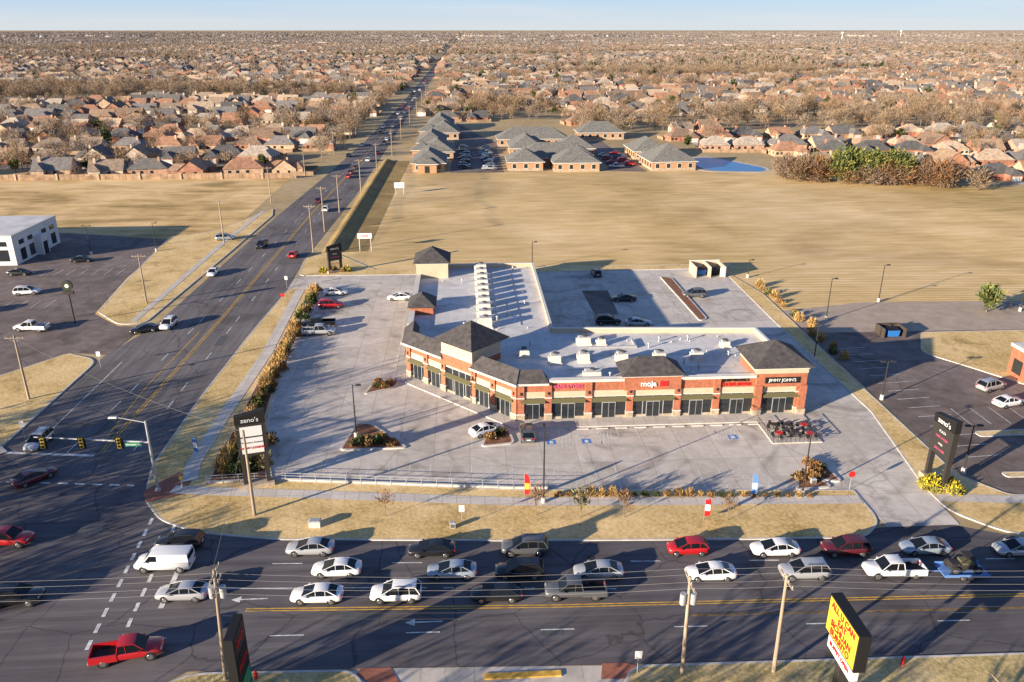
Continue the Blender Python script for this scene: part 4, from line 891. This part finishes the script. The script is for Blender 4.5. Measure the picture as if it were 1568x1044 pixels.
def board_sign(x,y,w,h0,h1,rz,name,txt,mc='sign_white',tc='sign_red'):
    e=empty(name,(x,y,0),rz); b=B(); b.box(-w/2,w/2,-.05,.05,h0,h1,mc)
    for s in(-1,1): b.box(s*w*.4-.07,s*w*.4+.07,.051,.16,0,h1,'white_trim')
    b.obj('board',e); text('board_text',txt,w*.2,(0,-.06,(h0+h1)/2),(R(90),0,0),tc,e,.005)
board_sign(-24,188.5,3.4,3.2,4.5,0,'realtor_sign','LEASE'); board_sign(-20.9,260,3.2,2,3.8,0,'realtor_sign','SALE','sign_white','sign_blue')
def feather(x,y,m,m2,h=3.2):
    b=B(); b.cyl((0,0,0),(0,0,h),.02,.015,5,'galv'); pts=[(.03,.5),(.65,.6),(.7,2.0),(.55,2.8),(.3,h),(.03,h)]
    b.add([(p[0],0.0,p[1]) for p in pts],[list(range(6))],m); b.add([(p[0]*.9,.004,p[1]*.5+.8) for p in pts],[list(range(6))],m2); b.add([(.06,-.006,1.2),(.6,-.006,1.2),(.6,-.006,2.0),(.06,-.006,2.0)],[(0,1,2,3)],m2); b.obj('feather_flag',None,(x,y,.1),R(-10))
feather(6.1,77.9,'sign_red','sign_yellow'); feather(31.9,76.4,'sign_blue','sign_white'); feather(25.3,72.4,'sign_red','sign_white',2.6); feather(-34.5,90,'sign_blue','sign_white',2.6)
def street_sign(x,y,m,h=2.6,octo=False,rz=0):
    b=B(); b.cyl((0,0,0),(0,0,h),.035,.035,6,'galv')
    if octo: b.cyl((0,-.04,h-.3),(0,-.06,h-.3),.42,.42,8,m)
    else: b.box(-.3,.3,-.06,-.04,h-.8,h,m)
    b.obj('stop_sign' if octo else 'road_sign',None,(x,y,.05),rz)
street_sign(-35,147,'sign_red',3,True); street_sign(44,77.5,'sign_red',2.4,True); street_sign(-1,73,'sign_white'); street_sign(-37,160,'sign_white'); street_sign(-58.2,120,'sign_white'); street_sign(13.5,50.9,'sign_white',2.4); street_sign(-58,96,'sign_white',2.6)
for (x,y) in((-2,72.6),(40.3,79)): 
    b=B(); b.box(-.3,.3,-.2,.2,0,.6,'galv'); b.taper(-.33,.33,-.23,.23,.6,.7,.06,'galv'); b.box(-.22,.22,-.21,-.201,.1,.5,'hvac_dark'); b.obj('utility_cabinet',None,(x,y,.12))
b=B(); b.box(-.6,.6,-.4,.4,0,.7,'white_trim'); b.taper(-.65,.65,-.45,.45,.7,.8,.1,'galv'); b.obj('backflow_enclosure',None,(-16.8,73.8,.12))
for (x,y) in((-18,52.2),(36,50.5)):
    b=B(); b.cyl((0,0,0),(0,0,.7),.14,.12,10,'sign_red'); b.cyl((0,0,.7),(0,0,.85),.13,.04,10,'sign_red'); b.cyl((-.22,0,.5),(.22,0,.5),.06,.06,8,'sign_red'); b.obj('fire_hydrant',None,(x,y,.12))
b=B(); pl=[(-31,83.2),(-23.6,83.5),(5,79.9),(9,79.7)]
for i in range(len(pl)-1):
    a=Vector(pl[i]);c=Vector(pl[i+1]);L=(c-a).length;n=max(1,int(L/1.8))
    for k in range(n+1): p=a.lerp(c,k/n); b.cyl((p.x,p.y,.1),(p.x,p.y,1.2),.035,.035,5,'galv')
    for zz in(.5,.85,1.2): b.cyl((a.x,a.y,zz),(c.x,c.y,zz),.025,.025,5,'galv',False)
b.obj('metal_railing')
b=B(); L_,R_=strip_pts([(-31,83.35),(-23.6,83.65),(5,80.05),(9,79.8)],.25)
for i in range(3): b.add([(R_[i][0],R_[i][1],-.0),(R_[i+1][0],R_[i+1][1],0),(L_[i+1][0],L_[i+1][1],0),(L_[i][0],L_[i][1],0),(R_[i][0],R_[i][1],.35),(R_[i+1][0],R_[i+1][1],.35),(L_[i+1][0],L_[i+1][1],.35),(L_[i][0],L_[i][1],.35)],[(4,5,6,7),(0,1,5,4),(2,3,7,6)],'kerb')
b.obj('retaining_wall')
e=empty('patio_seating',(42.4,92.2,.05)); b=B(); b.box(-3.3,3.3,-3.4,2.6,0,.12,'sidewalk')
for x in(-3.2,3.2): b.box(x-.03,x+.03,-3.3,2.5,.9,.96,'dark_metal'); 
b.box(-3.17,3.17,-3.33,-3.27,.9,.96,'dark_metal')
for i in range(12): x=-3.2+i*.58; b.box(x-.02,x+.02,-3.32,-3.28,.12,.9,'dark_metal')
for i in range(11):
    for x in(-3.2,3.2): yy=-3.3+i*.58; b.box(x-.02,x+.02,yy-.02,yy+.02,.12,.9,'dark_metal')
b.obj('railing',e)
b=B()
for (x,y) in((-2,-2),(0.2,-1.7),(2,-2.3),(-1.8,.4),(0,.2),(2.2,.1)):
    b.cyl((x,y,.12),(x,y,.85),.05,.05,6,'dark_metal'); b.cyl((x,y,.85),(x,y,.9),.5,.5,12,'sign_red' if (x+y)%3>1.6 else 'dark_metal')
    for a in range(4):
        cx=x+.8*math.cos(a*1.57+.5+x);cy=y+.8*math.sin(a*1.57+.5+x); b.box(cx-.2,cx+.2,cy-.2,cy+.2,.5,.56,'dark_metal'); b.box(cx-.2,cx+.2,cy+.16,cy+.2,.56,.95,'dark_metal'); b.box(cx-.18,cx-.14,cy-.18,cy-.14,.12,.5,'dark_metal'); b.box(cx+.14,cx+.18,cy+.14,cy+.18,.12,.5,'dark_metal')
b.obj('tables_and_chairs',e)
e=empty('dumpster_enclosure',(49.3,162,.045)); b=B()
b.box(0,6.6,5.0,5.25,0,2.4,'stucco'); b.box(0,.25,0,4.998,0,2.4,'stucco'); b.box(6.35,6.6,0,4.998,0,2.4,'stucco'); b.box(-.05,6.65,5.0,5.3,2.402,2.55,'white_trim'); b.box(3.2,3.4,0,5,0,2.4,'stucco'); b.box(5.4,6.34,.02,.2,.2,2.3,'white_stucco'); b.obj('walls',e)
def dumpster(b,x,y,m):
    b.add([(x,y,.15),(x+1.9,y,.15),(x+1.9,y+1.2,.15),(x,y+1.2,.15),(x-.1,y-.15,1.3),(x+2,y-.15,1.3),(x+2,y+1.4,1.5),(x-.1,y+1.4,1.5)],[(0,1,5,4),(1,2,6,5),(2,3,7,6),(3,0,4,7),(0,3,2,1)],m)
    b.add([(x-.12,y-.2,1.32),(x+2.02,y-.2,1.32),(x+2.02,y+1.42,1.55),(x-.12,y+1.42,1.55)],[(0,1,2,3)],'black'); b.cyl((x-.2,y+.6,.9),(x+2.1,y+.6,.9),.06,.06,6,m)
b=B(); dumpster(b,.7,1.6,'dumpster_blue'); dumpster(b,3.8,1.6,'black'); b.obj('dumpsters',e)
e=empty('dumpster_enclosure',(72,124.6,.035)); b=B(); b.box(0,4,3,3.2,0,1.7,'bronze'); b.box(0,.2,0,2.998,0,1.7,'bronze'); b.box(3.8,4,0,2.998,0,1.7,'bronze'); b.obj('walls',e); b=B(); dumpster(b,1.0,.4,'dumpster_blue'); b.obj('dumpster',e)
b=B()
for i in range(12): b.taper(10+i*2.6-.8,10+i*2.6+.8,94.2,94.4,.05,.17,.03,'kerb')
b.obj('wheel_stops')

# ------------------------------------------------------------------ world, sun, camera
w=bpy.data.worlds.new('World'); scene.world=w; w.use_nodes=True; nt=w.node_tree; N_=nt.nodes; L_=nt.links
sky=N_.new('ShaderNodeTexSky'); sky.sky_type='NISHITA'; sky.sun_disc=False; sky.sun_elevation=R(SUN_EL); sky.sun_rotation=R(-122); sky.altitude=300; sky.air_density=1.0; sky.dust_density=.4; sky.ozone_density=2
tc=N_.new('ShaderNodeTexCoord'); sp=N_.new('ShaderNodeSeparateXYZ'); L_.new(tc.outputs['Generated'],sp.inputs[0])
gr_=ramp(N_,[(0,(.84,.92,1.0)),(.03,(.62,.84,1.10)),(.12,(.42,.64,1.02)),(.4,(.17,.31,.66)),(1,(.075,.17,.47))]); L_.new(sp.outputs['Z'],gr_.inputs[0])
cn=N_.new('ShaderNodeTexNoise'); cn.inputs['Scale'].default_value=3; cn.inputs['Detail'].default_value=5
mpw=N_.new('ShaderNodeMapping'); mpw.inputs['Scale'].default_value=(1,1,22); L_.new(tc.outputs['Generated'],mpw.inputs[0]); L_.new(mpw.outputs[0],cn.inputs[0])
cr_=ramp(N_,[(.45,(0,0,0)),(.75,(.5,.5,.5))]); L_.new(cn.outputs['Fac'],cr_.inputs[0])
lit=ramp(N_,[(0,(1,1,1)),(.25,(0,0,0))]); L_.new(sp.outputs['Z'],lit.inputs[0])
cf=N_.new('ShaderNodeMath'); cf.operation='MULTIPLY'; L_.new(cr_.outputs[0],cf.inputs[0]); L_.new(lit.outputs[0],cf.inputs[1])
cm=N_.new('ShaderNodeMix'); cm.data_type='RGBA'; L_.new(cf.outputs[0],cm.inputs[0]); L_.new(gr_.outputs[0],cm.inputs[6]); cm.inputs[7].default_value=(.92,.98,1.04,1)
sc_=N_.new('ShaderNodeVectorMath'); sc_.operation='SCALE'; sc_.inputs['Scale'].default_value=5.6; L_.new(cm.outputs[2],sc_.inputs[0])
mx_=N_.new('ShaderNodeMix'); mx_.data_type='RGBA'; mx_.inputs[0].default_value=.88; L_.new(sky.outputs[0],mx_.inputs[6]); L_.new(sc_.outputs[0],mx_.inputs[7])
bg=N_['Background']; L_.new(mx_.outputs[2],bg.inputs[0]); bg.inputs[1].default_value=.15
sd=bpy.data.lights.new('sun','SUN'); sd.energy=12; sd.angle=R(.5); sd.color=(1,.85,.66); so=bpy.data.objects.new('sun',sd); COL.objects.link(so)
d=Vector((math.cos(R(SH_AZ))*math.cos(R(SUN_EL)),math.sin(R(SH_AZ))*math.cos(R(SUN_EL)),-math.sin(R(SUN_EL))))
so.rotation_euler=d.to_track_quat('-Z','Y').to_euler(); so.location=(-100,-60,80)
cd=bpy.data.cameras.new('camera'); cd.lens=28; cd.sensor_width=36; cd.clip_end=60000; cd.clip_start=.5; co=bpy.data.objects.new('camera',cd); COL.objects.link(co)
co.location=(0,0,50); co.rotation_euler=(R(90-21.4),0,R(-3.45)); scene.camera=co
scene.view_settings.view_transform='Standard'; scene.view_settings.look='None'; scene.view_settings.exposure=0
